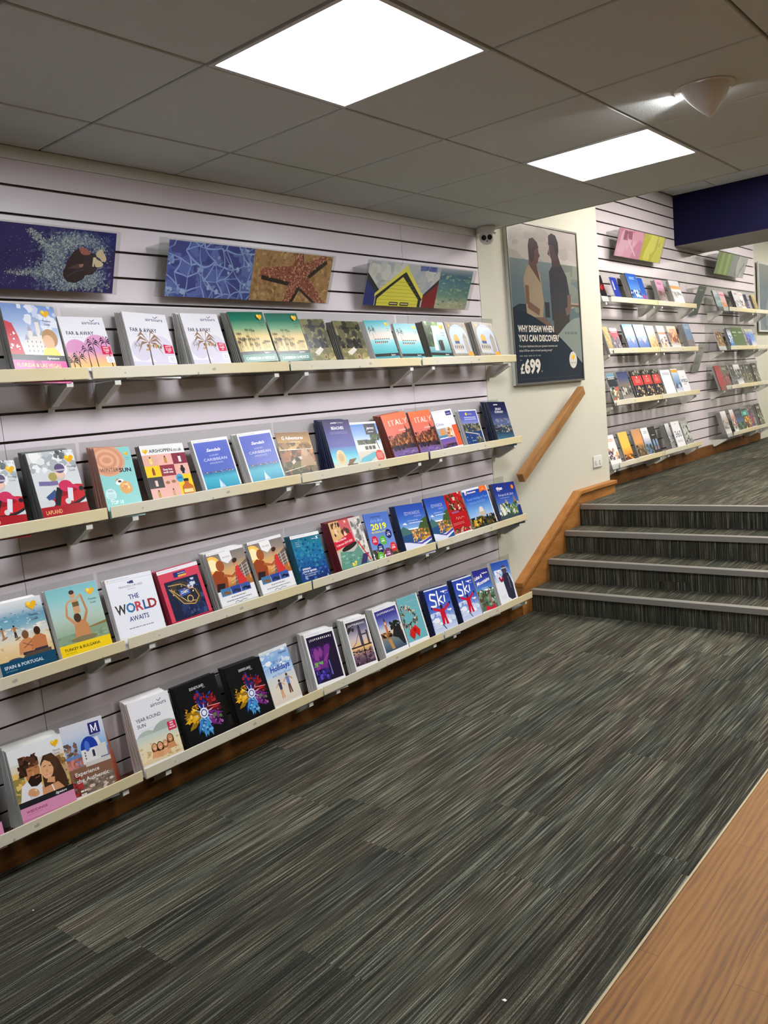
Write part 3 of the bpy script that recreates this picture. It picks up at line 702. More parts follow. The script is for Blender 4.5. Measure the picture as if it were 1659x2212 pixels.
def serif(a, word, x, y, h, k, col, gap=0.03):
    """condensed roman capitals built from strokes (letters I T A L Y M only)"""
    S = {'I': (0.16, [((0.5, 0), (0.5, 1))], [(0, 1), (0, 0)]), 'T': (0.5, [((0.5, 0), (0.5, 1)), ((0, 0.97), (1, 0.97))], []),
         'A': (0.5, [((0.05, 0), (0.5, 1)), ((0.5, 1), (0.95, 0)), ((0.22, 0.35), (0.78, 0.35))], []), 'L': (0.42, [((0.12, 0), (0.12, 1)), ((0.1, 0.03), (1, 0.03))], []),
         'Y': (0.5, [((0.5, 0), (0.5, 0.5)), ((0.5, 0.5), (0.05, 1)), ((0.5, 0.5), (0.95, 1))], []), 'M': (0.8, [((0.12, 0), (0.12, 1)), ((0.12, 1), (0.5, 0.1)), ((0.5, 0.1), (0.88, 1)), ((0.88, 1), (0.88, 0))], [])}
    for ch in word:
        wd, st, _ = S[ch]; wd *= k
        for i, ((x0, y0), (x1, y1)) in enumerate(st): a.line([(x + x0 * wd, y + y0 * h), (x + x1 * wd, y + y1 * h)], k * (0.11 if i != 1 or ch in 'AM' else 0.05), col)
        ends = {(q[0], q[1]) for s_ in st for q in s_ if q[1] in (0, 1)}
        for ex, ey in ends:
            if not (ch == 'A' and ey == 1): a.rect(x + ex * wd - k * 0.1, y + ey * h - h * 0.02, x + ex * wd + k * 0.1, y + ey * h + h * 0.02, col)
        x += wd + gap
@cover
def c_italy(a):
    a.grad(0.3, 1, [(196, 110, 120), (220, 116, 104), (226, 112, 84), (226, 118, 70)]).grad(0, 0.3, [(120, 96, 160), (110, 80, 120), (60, 44, 60)])
    r = random.Random(4); P = [(0, 0.2), (0, 0.40)]
    for i in range(6): x = i / 8; y = 0.42 + 0.02 * i; P += [(x, y), (x + 0.12, y - 0.02)]
    P += [(0.76, 0.52), (0.8, 0.70), (0.86, 0.56), (1, 0.58), (1, 0.1)]
    a.poly(P, (74, 42, 38)).blobs(0, 0.22, 1, 0.5, 70, 0.04, [(150, 84, 50), (200, 130, 70), (110, 60, 44), (54, 34, 36), (176, 100, 56)], 7, ar=1.6).blobs(0, 0.12, 1, 0.25, 30, 0.06, [(34, 26, 36), (50, 40, 60)], 8).blobs(0.1, 0.0, 1, 0.12, 20, 0.06, [(130, 108, 170), (150, 120, 160), (90, 76, 130)], 9, ar=0.4)
    serif(a, 'ITALY', 0.20, 0.72, 0.12, 0.30, (246, 222, 206), 0.035)
    a.text('citalia', 0.5, 0.56, 0.05, (246, 200, 190), w=0.3, bold=0.02)
@cover
def c_cities(a):
    a.rect(0, 0, 1, 1, (232, 230, 236)).text('Cities', 0.04, 0.60, 0.075, (70, 76, 150), w=0.36).rect(0.66, 0.84, 0.93, 0.96, (60, 62, 130)).text('citalia', 0.70, 0.88, 0.03, W_, w=0.18).rect(0.0, 0.28, 0.42, 0.53, (150, 170, 200)).ell(0.24, 0.4, 0.14, (206, 150, 90)).rect(0, 0.28, 0.42, 0.34, (80, 130, 170)).rect(0.42, 0.26, 0.72, 0.53, (204, 150, 100)).blobs(0.42, 0.26, 0.72, 0.53, 14, 0.06, [(226, 190, 150), (160, 96, 60), (240, 226, 210)], 3)
    a.grad(0, 0.25, [(60, 50, 100), (130, 90, 150), (90, 84, 170)], 0, 0.75).blobs(0.1, 0, 0.7, 0.1, 16, 0.06, [(60, 40, 60), (90, 60, 80)], 4).rect(0.76, 0.0, 1, 0.57, (226, 92, 52)); head(a)
@cover
def c_coast(a):
    a.rect(0, 0, 1, 1, (232, 232, 238)).grad(0.5, 0.97, [(150, 160, 210), (96, 104, 184), (80, 86, 172)], 0.0, 0.96).rect(0, 0, 0.96, 0.5, (36, 62, 116)).blobs(0.0, 0.36, 0.96, 0.60, 60, 0.07, [(70, 80, 50), (110, 104, 80), (50, 62, 44), (140, 130, 110)], 3).blobs(0.55, 0.0, 0.96, 0.2, 24, 0.07, [(80, 84, 70), (60, 70, 50), (120, 110, 96)], 5).blobs(0.05, 0.05, 0.8, 0.3, 16, 0.014, [W_], 6)
    a.line([(0.05, 0.36), (0.4, 0.32), (0.72, 0.28), (0.8, 0.14)], 0.03, (206, 200, 186)).ell(0.36, 0.88, 0.05, (226, 214, 60)).text('citalia', 0.44, 0.86, 0.04, (214, 220, 160), w=0.24).bars(0.2, 0.71, 0.66, 0.08, 2, (196, 204, 236))
@cover
def c_jersey(a):
    a.grad(0.35, 1, [(96, 112, 150), (60, 72, 112), (28, 34, 74), (22, 26, 62)]).grad(0, 0.35, [(66, 110, 136), (40, 66, 90), (60, 70, 80)]).blobs(0, 0.18, 1, 0.40, 70, 0.05, [(90, 92, 86), (130, 128, 118), (60, 66, 66), (170, 164, 150), (40, 46, 50)], 3, ar=0.8).blobs(0, 0.3, 1, 0.56, 16, 0.12, [(92, 100, 128), (120, 128, 150)], 4, ar=0.5)
    a.text('premier', 0.3, 0.91, 0.035, W_, w=0.24, bold=0.03).text('JERSEY', 0.5, 0.78, 0.055, (216, 220, 232), al='C', w=0.36, bold=0.02).text('GUERNSEY', 0.5, 0.70, 0.055, (216, 220, 232), al='C', w=0.5, bold=0.02)
@cover
def c_spain(a):
    a.grad(0.16, 1, [(222, 190, 136), (226, 196, 146), (232, 212, 176), (206, 212, 210), (122, 172, 190), (104, 156, 180), (196, 206, 212), (224, 228, 230)]).blobs(0, 0.52, 1, 0.62, 40, 0.05, [(236, 228, 214), (214, 214, 206)], 3, ar=0.4).blobs(0, 0.62, 1, 0.88, 60, 0.03, [(110, 160, 182), (84, 138, 166), (150, 190, 204), (196, 214, 220)], 5, ar=0.4).blobs(0, 0.16, 1, 0.5, 50, 0.03, [(206, 172, 122), (234, 208, 164), (214, 182, 130)], 6, ar=0.5)
    a.ell(0.2, 0.5, 0.06, (150, 116, 80), 0.015, rot=20).ell(0.42, 0.455, 0.06, (150, 116, 80), 0.015, rot=20).fig(0.19, 0.5, 0.16, TAN, (46, 30, 20), None, None, 1).fig(0.40, 0.47, 0.19, TAN, (40, 26, 18), None, (60, 44, 40), 1)
    for x, sk, hr, y in ((0.56, (206, 138, 90), (120, 80, 50), 0.22), (0.78, (190, 118, 72), (60, 38, 24), 0.235)):
        a.poly([(x - 0.12, y), (x - 0.13, y + 0.17), (x - 0.04, y + 0.22), (x + 0.04, y + 0.22), (x + 0.13, y + 0.17), (x + 0.12, y)], sk).ell(x, y + 0.27, 0.06, hr, 0.075).rect(x - 0.12, y - 0.02, x + 0.12, y + 0.02, (50, 46, 60)).line([(x - 0.12, y + 0.16), (x - 0.16, y)], 0.045, sk)
    a.line([(0.48, 0.38), (0.64, 0.3)], 0.01, (90, 50, 40)).line([(0.64, 0.38), (0.48, 0.3)], 0.01, (90, 50, 40)).poly([(0.4, 0.15), (0.5, 0.22), (0.95, 0.22), (0.95, 0.15)], (84, 70, 56)).ell(0.28, 0.17, 0.12, (66, 70, 80), 0.03)
    a.rect(0, 0, 1, 0.17, (18, 70, 100)).text('SPAIN & PORTUGAL', 0.06, 0.065, 0.046, (206, 224, 232), w=0.70, bold=0.02).text('2017 EDITION', 0.07, 0.025, 0.016, (140, 180, 200), w=0.2).heart(0.80, 0.89, 0.10)
@cover
def c_turkey(a):
    a.grad(0.14, 1, [(110, 140, 116), (150, 176, 150), (176, 196, 180), (170, 204, 200), (140, 198, 200), (120, 188, 194)]).poly([(0, 0.14), (0, 0.28), (0.5, 0.30), (1, 0.36), (1, 0.14)], (134, 158, 128)).poly([(0.6, 0.335), (1, 0.38), (1, 0.34), (0.6, 0.32)], (140, 110, 60)).blobs(0, 0.14, 1, 0.28, 30, 0.06, [(120, 146, 118), (148, 170, 140)], 3, ar=0.3)
    a.poly([(0.34, 0.2), (0.38, 0.42), (0.46, 0.47), (0.56, 0.47), (0.64, 0.40), (0.66, 0.2)], (196, 136, 88)).line([(0.41, 0.42), (0.28, 0.56), (0.32, 0.70)], 0.06, (200, 142, 94), 0.035).line([(0.58, 0.43), (0.68, 0.58), (0.64, 0.84)], 0.06, (190, 130, 84), 0.035)
    a.ell(0.47, 0.51, 0.07, (70, 46, 30), 0.085).poly([(0.43, 0.57), (0.44, 0.78), (0.56, 0.80), (0.56, 0.58)], (206, 156, 112)).rect(0.44, 0.68, 0.565, 0.75, (104, 86, 50)).ell(0.485, 0.86, 0.055, (206, 160, 120), 0.075).ell(0.48, 0.90, 0.052, (60, 40, 28), 0.04).line([(0.45, 0.79), (0.36, 0.76), (0.31, 0.70)], 0.035, (206, 156, 112)).line([(0.56, 0.80), (0.64, 0.85)], 0.035, (206, 156, 112))
    a.ell(0.5, 0.19, 0.26, (130, 120, 84), 0.05).rect(0, 0, 1, 0.15, (240, 206, 24)).text('TURKEY & BULGARIA', 0.07, 0.055, 0.042, (40, 36, 24), w=0.70, bold=0.02).text('2017 EDITION', 0.08, 0.018, 0.016, (90, 76, 24), w=0.2).heart(0.84, 0.86, 0.085)
@cover
def c_princess(a):
    a.rect(0, 0, 1, 1, (232, 234, 242)); head(a); a.rect(0.0, 0.935, 1, 0.938, (150, 150, 160)).text('PRINCESS CRUISES', 0.5, 0.805, 0.036, (120, 120, 134), al='C', w=0.5).text('come back new', 0.5, 0.765, 0.018, (120, 120, 134), al='C').blobs(0.42, 0.86, 0.58, 0.91, 9, 0.028, [(40, 56, 110), (60, 76, 130)], 3, k=5)
    a.text('THE', 0.5, 0.60, 0.08, (40, 60, 124), al='C', w=0.22, bold=0.015).text('AWAITS', 0.5, 0.235, 0.08, (40, 60, 124), al='C', w=0.42, bold=0.015)
    cs = [(56, 58, 56), (44, 120, 170), (190, 70, 84), (40, 90, 150), (150, 44, 50)]
    for i, ch in enumerate('WORLD'):
        x = 0.06 + [0, 0.225, 0.42, 0.59, 0.70][i]; a.text(ch, x, 0.385, 0.155, cs[i], w=[0.23, 0.19, 0.165, 0.12, 0.185][i], bold=0.03)
    for i in range(3): a.blobs(0.08 + i * 0.3, 0.4, 0.12 + i * 0.3, 0.5, 3, 0.01, [(226, 200, 170)], i)
    a.bars(0.24, 0.115, 0.54, 0.016, 1, (140, 144, 158))
@cover
def c_redcruise(a):
    a.rect(0, 0, 1, 1, (214, 66, 92)).rect(0, 0.93, 1, 1, (232, 232, 236)); head(a); a.rect(0.36, 0.80, 0.66, 0.90, (30, 50, 120)).rect(0.46, 0.80, 0.66, 0.835, (232, 180, 60)).text('RoyalCaribbean', 0.47, 0.855, 0.022, W_, w=0.18)
    a.rect(0.09, 0.0, 0.92, 0.76, (26, 34, 62)).blobs(0.3, 0.0, 0.92, 0.4, 50, 0.07, [(40, 54, 96), (30, 42, 80), (60, 74, 120)], 3).ell(0.52, 0.47, 0.37, (62, 58, 52), 0.22, rot=-32).ell(0.55, 0.46, 0.28, (40, 40, 50), 0.15, rot=-32)
    a.line([(0.16, 0.68), (0.45, 0.66), (0.75, 0.5), (0.8, 0.34), (0.66, 0.22), (0.4, 0.28), (0.16, 0.62)], 0.018, (206, 160, 90)).line([(0.2, 0.6), (0.5, 0.3), (0.7, 0.28)], 0.014, (226, 190, 120)).poly([(0.36, 0.42), (0.38, 0.56), (0.62, 0.56), (0.62, 0.44)], (60, 90, 170)).bars(0.41, 0.47, 0.17, 0.05, 2, (200, 220, 250))
    a.ell(0.58, 0.34, 0.075, (206, 170, 110)).ell(0.58, 0.34, 0.055, (40, 46, 60)).blobs(0.6, 0.5, 0.88, 0.72, 16, 0.05, [(50, 80, 150), (210, 220, 235), (30, 40, 80)], 5).blobs(0.2, 0.45, 0.8, 0.66, 24, 0.02, [(196, 150, 80), (90, 80, 60), (226, 206, 170)], 6)
@cover
def c_pando(a):
    a.rect(0, 0, 1, 1, (232, 232, 236)); head(a); a.grad(0.27, 0.945, [(150, 90, 50), (224, 160, 84), (214, 170, 110), (150, 136, 124), (126, 118, 114)], 0, 1).ell(0.08, 0.74, 0.22, (250, 196, 90)).ell(0.08, 0.76, 0.13, (255, 236, 180))
    a.poly([(0.5, 0.27), (0.62, 0.6), (0.8, 0.66), (1, 0.74), (1, 0.27)], (110, 96, 90)).poly([(0.45, 0.27), (0.55, 0.31), (1, 0.46), (1, 0.27)], (176, 108, 54))
    for i in range(4): a.line([(0.42, 0.36 + i * 0.05), (1, 0.48 + i * 0.06)], 0.008, (214, 204, 190))
    for x in (0.66, 0.82, 0.96): a.line([(x, 0.36), (x, 0.66)], 0.012, (226, 216, 204))
    a.poly([(0, 0.27), (0, 0.60), (0.12, 0.66), (0.3, 0.6), (0.36, 0.46), (0.3, 0.27)], (150, 66, 30)).ell(0.26, 0.72, 0.105, (160, 84, 40), 0.12).line([(0.28, 0.54), (0.5, 0.48), (0.62, 0.54)], 0.055, (176, 92, 50)).poly([(0.0, 0.27), (0.2, 0.27), (0.26, 0.4), (0.05, 0.42)], (40, 28, 32))
    a.poly([(0.60, 0.27), (0.60, 0.5), (0.64, 0.64), (0.72, 0.66), (0.76, 0.5), (0.84, 0.36), (0.8, 0.27)], (206, 52, 52)).ell(0.64, 0.72, 0.045, (200, 130, 100), 0.06).ell(0.67, 0.755, 0.07, (60, 34, 26), 0.05, rot=20)
    a.poly([(0.32, 0.945), (0.34, 0.80), (0.48, 0.73), (0.63, 0.80), (0.62, 0.945)], (236, 236, 236)).text('P&O CRUISES', 0.485, 0.84, 0.03, (120, 120, 126), al='C', w=0.2)
    for i, c in enumerate([(70, 120, 160), (44, 70, 150), (60, 90, 160)]): a.rect(0.08 + i * 0.27, 0.17, 0.34 + i * 0.27, 0.31, c).blobs(0.09 + i * 0.27, 0.18, 0.33 + i * 0.27, 0.25, 5, 0.05, [[(130, 90, 50)], [(40, 44, 60)], [(20, 30, 60)]][i], 3, ar=0.6)
    a.bars(0.3, 0.115, 0.4, 0.014, 1, (130, 130, 136)).bars(0.15, 0.06, 0.7, 0.014, 1, (130, 130, 136)).line([(0.35, 0.01), (0.42, 0.035), (0.5, 0.005), (0.58, 0.03), (0.7, 0.02)], 0.01, (90, 90, 100))
@cover
def c_feather(a):
    a.grad(0, 1, [(26, 46, 100), (28, 70, 140), (30, 110, 160), (26, 120, 150), (20, 104, 120)]).blobs(0, 0.25, 1, 0.92, 150, 0.05, [(30, 100, 150), (24, 84, 136), (40, 130, 170), (22, 70, 124), (50, 140, 160)], 3, k=4).blobs(0, 0, 1, 0.22, 50, 0.05, [(60, 110, 180), (30, 60, 130), (120, 160, 206), (26, 46, 110)], 5)
    a.rect(0, 0.93, 1, 1, (236, 236, 240)); head(a); a.text('X', 0.84, 0.84, 0.06, W_, bold=0.04).text('Celebrity', 0.7, 0.85, 0.02, W_).text('SPREAD', 0.12, 0.235, 0.036, W_, w=0.28, bold=0.02).text('YOUR WINGS', 0.12, 0.18, 0.036, W_, w=0.46, bold=0.02).text('AND DEPART FROM', 0.14, 0.13, 0.026, (220, 230, 240), w=0.44).text('THE EXPECTED', 0.14, 0.085, 0.026, (220, 230, 240), w=0.38)
    for i in range(3): a.text(['NEW', '2019/20', 'CRUISES'][i], 0.12, 0.83 - i * 0.04, 0.022, (190, 220, 230))
@cover
def c_worldwide(a):
    a.rect(0, 0, 1, 1, (196, 190, 180)).poly([(0, 0.35), (0, 1), (0.3, 1), (0.38, 0.5)], (220, 176, 120)).poly([(0.3, 1), (0.66, 1), (0.7, 0.45), (0.36, 0.5)], (206, 96, 100)).poly([(0.62, 1), (1, 1), (1, 0.2), (0.8, 0.2), (0.66, 0.4)], (210, 204, 200)).blobs(0.05, 0.6, 0.6, 0.98, 22, 0.04, [(90, 64, 50), (60, 50, 48), (236, 200, 170)], 3, ar=1.5).blobs(0.66, 0.2, 1, 0.95, 40, 0.05, [(150, 146, 140), (120, 120, 118), (226, 222, 216)], 4, ar=1.4)
    a.poly([(0, 0), (0.1, 0.36), (0.5, 0.3), (0.7, 0.4), (0.9, 0.0)], (100, 150, 134)).blobs(0.05, 0.02, 0.7, 0.3, 30, 0.05, [(120, 166, 150), (80, 130, 120), (150, 186, 170)], 5, ar=0.4).ell(0.42, 0.42, 0.26, (40, 36, 38), 0.06, rot=12).poly([(0.6, 0), (0.76, 0.2), (0.95, 0.2), (0.8, 0)], (60, 54, 100)).line([(0.72, 0.48), (0.96, 0.03)], 0.03, (206, 40, 30)).blobs(0.3, 0.0, 0.5, 0.1, 8, 0.04, [(220, 200, 60), (236, 220, 130)], 6)
    a.poly([(0.0, 0.58), (0.0, 0.40), (0.62, 0.50), (0.60, 0.70)], (206, 36, 60)).text('Worldwide', 0.06, 0.56, 0.05, W_, w=0.34, rot=6).text('Collection 2019-2020', 0.05, 0.47, 0.045, W_, w=0.52, rot=6).text('COSMOS', 0.72, 0.86, 0.04, (150, 140, 140), w=0.2)
@cover
def c_y2019(a):
    a.grad(0.15, 1, [(120, 150, 206), (110, 140, 210), (92, 124, 202), (80, 112, 196)]).blobs(0, 0, 1, 0.2, 50, 0.08, [(96, 96, 50), (70, 76, 44), (150, 110, 60), (60, 60, 50)], 3).text('Leisuretime', 0.26, 0.90, 0.04, (30, 40, 90), w=0.4).text('Early Bird', 0.22, 0.80, 0.06, (150, 190, 240), w=0.5, shear=0.4).text('2019', 0.18, 0.63, 0.13, (240, 232, 40), w=0.62, bold=0.03)
    a.text('MINI BREAKS & HOLIDAYS', 0.16, 0.555, 0.04, (230, 226, 60), w=0.7, bold=0.015)
    for x, y, c, t in ((0.2, 0.40, (206, 40, 70), '95'), (0.52, 0.38, (90, 176, 60), '99'), (0.80, 0.50, (36, 44, 110), '79'), (0.34, 0.22, (36, 44, 110), '99'), (0.86, 0.2, (214, 44, 60), '109'), (0.28, 0.04, (90, 176, 60), '89'), (0.6, 0.08, (130, 50, 110), '109')): a.ell(x, y, 0.125, c, 0.13).text('£' + t + '.', x, y - 0.035, 0.045, W_, al='C', w=0.15, bold=0.02).rect(x - 0.06, y + 0.03, x + 0.06, y + 0.038, W_)
@cover
def c_edwards(a):
    a.grad(0.45, 1, [(130, 172, 224), (70, 116, 200), (48, 86, 180), (40, 72, 168)]).rect(0, 0, 1, 0.42, (40, 80, 130)).poly([(0, 0.46), (0.1, 0.52), (0.3, 0.42), (0.55, 0.34), (0, 0.3)], (70, 110, 110)).poly([(0.52, 0.32), (0.8, 0.62), (1, 0.68), (1, 0.2)], (66, 90, 50)).poly([(0.1, 0.56), (0.2, 0.6), (0.28, 0.54)], (230, 234, 240)).blobs(0.34, 0.14, 1, 0.42, 110, 0.035, [(196, 130, 60), (216, 160, 80), (150, 90, 50), (230, 190, 120), (120, 110, 60), (176, 96, 50)], 3).blobs(0.6, 0.14, 1, 0.22, 24, 0.04, [(214, 160, 30), (170, 120, 30)], 4)
    a.poly([(0, 0), (0, 0.16), (0.4, 0.11), (0.7, 0.14), (1, 0.22), (1, 0.12), (0.6, 0)], (216, 220, 240)).poly([(0.2, 0.13), (0.6, 0.1), (1, 0.21), (1, 0.15), (0.6, 0.06)], (80, 70, 160))
    a.text('EDWARDS', 0.26, 0.76, 0.075, (150, 160, 214), w=0.56, bold=0.03).text('HOLIDAYS', 0.58, 0.70, 0.03, (190, 200, 236), w=0.26).bars(0.3, 0.62, 0.4, 0.014, 1, (190, 206, 236)).bars(0.34, 0.56, 0.5, 0.02, 1, (220, 226, 244))
@cover
def c_bauble(a):
    a.rect(0, 0, 1, 1, (176, 22, 30)).blobs(0.1, 0.5, 1, 1, 70, 0.07, [(120, 20, 24), (60, 40, 24), (150, 60, 30), (40, 60, 30), (206, 190, 170), (196, 60, 50)], 3).blobs(0, 0, 1, 0.13, 30, 0.06, [(120, 80, 60), (190, 160, 130), (80, 40, 30)], 5)
    a.text('SHEARINGS', 0.18, 0.50, 0.045, (150, 120, 190), w=0.4, bold=0.02).line([(0.3, 0.34), (0.36, 0.40), (0.42, 0.33), (0.5, 0.39), (0.56, 0.33), (0.66, 0.38), (0.78, 0.35)], 0.016, (226, 150, 130))
    for i in range(2): a.rect(0.06, 0.25 - i * 0.035, 0.7, 0.256 - i * 0.035, (226, 170, 160))
@cover
def c_newmarket(a):
    a.rect(0, 0, 1, 1, (232, 232, 238)).grad(0.18, 0.95, [(170, 196, 226), (110, 160, 220), (44, 92, 184), (30, 56, 150)], 0, 0.97).rect(0, 0, 0.97, 0.2, (40, 60, 60)).poly([(0.4, 0.28), (0.56, 0.28), (0.56, 0.34), (0.50, 0.46), (0.46, 0.42), (0.40, 0.34)], (206, 196, 180)).ell(0.52, 0.38, 0.09, (222, 214, 200), 0.1).rect(0.42, 0.26, 0.64, 0.36, (190, 176, 156))
    for x in (0.32, 0.38, 0.7, 0.76): a.line([(x, 0.26), (x, 0.44)], 0.014, (206, 200, 190), 0.006)
    a.blobs(0, 0.0, 0.97, 0.26, 90, 0.05, [(30, 40, 30), (50, 50, 34), (20, 24, 26), (80, 70, 40), (150, 110, 40)], 3).blobs(0.1, 0.04, 0.5, 0.2, 10, 0.05, [(206, 160, 40), (236, 200, 90)], 5)
    a.rect(0.08, 0.86, 0.15, 0.95, W_).text('N', 0.09, 0.865, 0.06, (30, 50, 140), bold=0.02).text('Newmarket', 0.18, 0.875, 0.05, W_, w=0.34, bold=0.015).text('Coach Holidays & Tours', 0.1, 0.70, 0.06, (130, 180, 236), w=0.84).text('Collection 2018-2019', 0.11, 0.60, 0.055, (120, 170, 230), w=0.66)
    a.poly([(0.68, 1.0), (0.68, 0.84), (0.82, 0.88), (0.96, 0.84), (0.96, 1.0)], (230, 110, 40)).text('new', 0.82, 0.91, 0.03, W_, al='C')
@cover
def c_titan(a):
    a.grad(0.2, 1, [(120, 160, 214), (60, 96, 180), (34, 56, 140), (30, 44, 126)]).rect(0, 0, 1, 0.14, (60, 74, 80)).poly([(0.3, 0.34), (0.42, 0.56), (0.54, 0.36)], (150, 140, 130)).poly([(0.70, 0.36), (0.8, 0.64), (0.92, 0.4)], (120, 112, 104)).blobs(0.05, 0.1, 1, 0.44, 90, 0.055, [(60, 96, 50), (226, 224, 216), (86, 120, 60), (200, 196, 186), (40, 70, 40), (170, 190, 120)], 3, ar=1.3).poly([(0.8, 0), (0.86, 0.3), (1, 0.34), (1, 0)], (30, 50, 110)).ell(0.92, 0.4, 0.04, SKIN)
    a.text('titan', 0.14, 0.82, 0.085, W_, w=0.26, bold=0.03).text('TRAVEL', 0.15, 0.78, 0.022, W_, w=0.14).ell(0.86, 0.86, 0.055, (226, 130, 40)).text('Europe & UK 2019', 0.16, 0.64, 0.06, (206, 216, 240), w=0.66).rect(0.2, 0.58, 0.62, 0.588, (170, 186, 226))
@cover
def c_weddings(a):
    a.rect(0, 0, 1, 1, (226, 228, 230)).grad(0.25, 0.78, [(180, 160, 90), (214, 182, 106), (224, 200, 150), (220, 216, 206)]).blobs(0, 0.27, 0.2, 0.66, 40, 0.07, [(120, 120, 60), (196, 150, 60), (150, 130, 70), (226, 190, 110)], 3).blobs(0.8, 0.3, 1, 0.72, 30, 0.07, [(150, 130, 90), (190, 160, 110), (130, 90, 50)], 5)
    a.poly([(0.04, 0.24), (0.12, 0.46), (0.3, 0.54), (0.46, 0.46), (0.5, 0.24)], (226, 224, 228)).line([(0.2, 0.36), (0.24, 0.26)], 0.01, (176, 172, 180)).poly([(0.44, 0.24), (0.46, 0.36), (0.6, 0.44), (0.8, 0.42), (0.88, 0.24)], (206, 148, 104)).line([(0.62, 0.42), (0.66, 0.25)], 0.022, (240, 236, 232))
    a.ell(0.36, 0.60, 0.13, (186, 124, 80), 0.19, rot=-14).poly([(0.24, 0.50), (0.30, 0.56), (0.44, 0.56), (0.50, 0.54), (0.48, 0.44), (0.38, 0.40), (0.28, 0.42)], (40, 26, 20)).line([(0.38, 0.515), (0.47, 0.525)], 0.012, (176, 96, 80)).line([(0.29, 0.64), (0.35, 0.64)], 0.01, (60, 38, 26)).line([(0.41, 0.66), (0.46, 0.66)], 0.01, (60, 38, 26)).ell(0.36, 0.585, 0.018, (206, 146, 100), 0.04)
    a.blobs(0.16, 0.68, 0.50, 0.86, 46, 0.055, [(60, 36, 26), (84, 50, 34), (44, 26, 20), (120, 72, 50)], 7).blobs(0.12, 0.58, 0.26, 0.74, 16, 0.05, [(60, 36, 26), (44, 26, 20)], 8)
    a.poly([(0.50, 0.34), (0.52, 0.68), (0.60, 0.78), (0.76, 0.78), (0.86, 0.66), (0.92, 0.44), (0.94, 0.26), (0.86, 0.24), (0.76, 0.36)], (66, 42, 28)).ell(0.62, 0.58, 0.115, (224, 168, 124), 0.17, rot=-8).poly([(0.66, 0.78), (0.60, 0.72), (0.70, 0.66), (0.76, 0.5), (0.82, 0.6), (0.8, 0.74)], (76, 50, 34)).line([(0.56, 0.62), (0.61, 0.635)], 0.012, (50, 34, 26)).line([(0.66, 0.615), (0.71, 0.61)], 0.012, (50, 34, 26)).poly([(0.57, 0.50), (0.62, 0.475), (0.68, 0.505), (0.62, 0.495)], W_).line([(0.57, 0.505), (0.62, 0.485), (0.68, 0.51)], 0.01, (180, 80, 76)).ell(0.61, 0.555, 0.015, (206, 144, 104), 0.035)
    a.poly([(0.56, 0.40), (0.6, 0.46), (0.72, 0.44), (0.7, 0.36)], (214, 156, 112)).ell(0.30, 0.33, 0.10, (212, 156, 112), 0.07, rot=-30).ell(0.34, 0.35, 0.02, (226, 206, 150))
    for i in range(4): a.line([(0.24 + i * 0.03, 0.37 - i * 0.01), (0.20 + i * 0.03, 0.32 - i * 0.012)], 0.02, (204, 146, 102))
    a.rect(0, 0.17, 1, 0.25, (34, 32, 36)).text('Signature', 0.66, 0.195, 0.032, W_, shear=0.35, bold=0.01).rect(0, 0, 1, 0.17, (214, 142, 178)).text('WEDDINGS', 0.09, 0.085, 0.034, (150, 50, 100), w=0.38, bold=0.02).text('2018-2019 HOLIDAYS', 0.09, 0.055, 0.014, (170, 80, 126), w=0.28).heart(0.86, 0.9, 0.075)
@cover
def c_manos(a):
    a.grad(0.5, 1, [(120, 160, 206), (150, 182, 220), (200, 208, 222), (214, 214, 222)]).blobs(0.0, 0.42, 0.3, 0.75, 40, 0.05, [(130, 90, 80), (110, 70, 60), (160, 110, 90), (90, 80, 70)], 3).grad(0.3, 0.56, [(150, 110, 90), (90, 130, 190)])
    a.blobs(0, 0.36, 0.4, 0.52, 30, 0.05, [(206, 130, 120), (150, 90, 80), (180, 110, 100)], 4).rect(0, 0.2, 1, 0.38, (130, 92, 72)).rect(0, 0, 1, 0.22, (120, 104, 90)).blobs(0.2, 0.0, 1, 0.2, 50, 0.06, [(150, 130, 116), (96, 84, 76), (190, 170, 150), (214, 190, 180)], 5, ar=0.5).blobs(0, 0, 0.25, 0.3, 24, 0.06, [(170, 50, 50), (120, 40, 40), (90, 80, 50)], 6)
    a.rect(0.36, 0.40, 0.78, 0.60, (222, 220, 218)).rect(0.7, 0.44, 0.96, 0.62, (208, 206, 206)).poly([(0.72, 0.62), (0.72, 0.72), (0.8, 0.74), (0.84, 0.62)], (226, 224, 222)).ell(0.57, 0.60, 0.2, (30, 60, 160), 0.26, a0=0, a1=180, n=24).ell(0.52, 0.64, 0.06, (70, 110, 200), 0.12).rect(0.61, 0.47, 0.67, 0.55, (40, 50, 80)).ell(0.64, 0.55, 0.03, (40, 50, 80), a0=0, a1=180)
    for i in range(3): a.rect(0.43, 0.46 + i * 0.04, 0.455, 0.485 + i * 0.04, (40, 50, 80))
    a.rect(0.4, 0.36, 1, 0.42, (206, 200, 196)).rect(0.64, 0.78, 0.90, 0.95, (40, 46, 116)); serif(a, 'M', 0.685, 0.81, 0.11, 0.20, W_)
    a.text('MANOS', 0.77, 0.745, 0.024, (60, 60, 90), al='C', w=0.2).text('Experience', 0.12, 0.27, 0.055, (240, 236, 232), w=0.56, bold=0.01).text('the Authentic', 0.12, 0.175, 0.055, (240, 236, 232), w=0.76, bold=0.01).bars(0.16, 0.0, 0.14, 0.07, 2, (236, 226, 220))
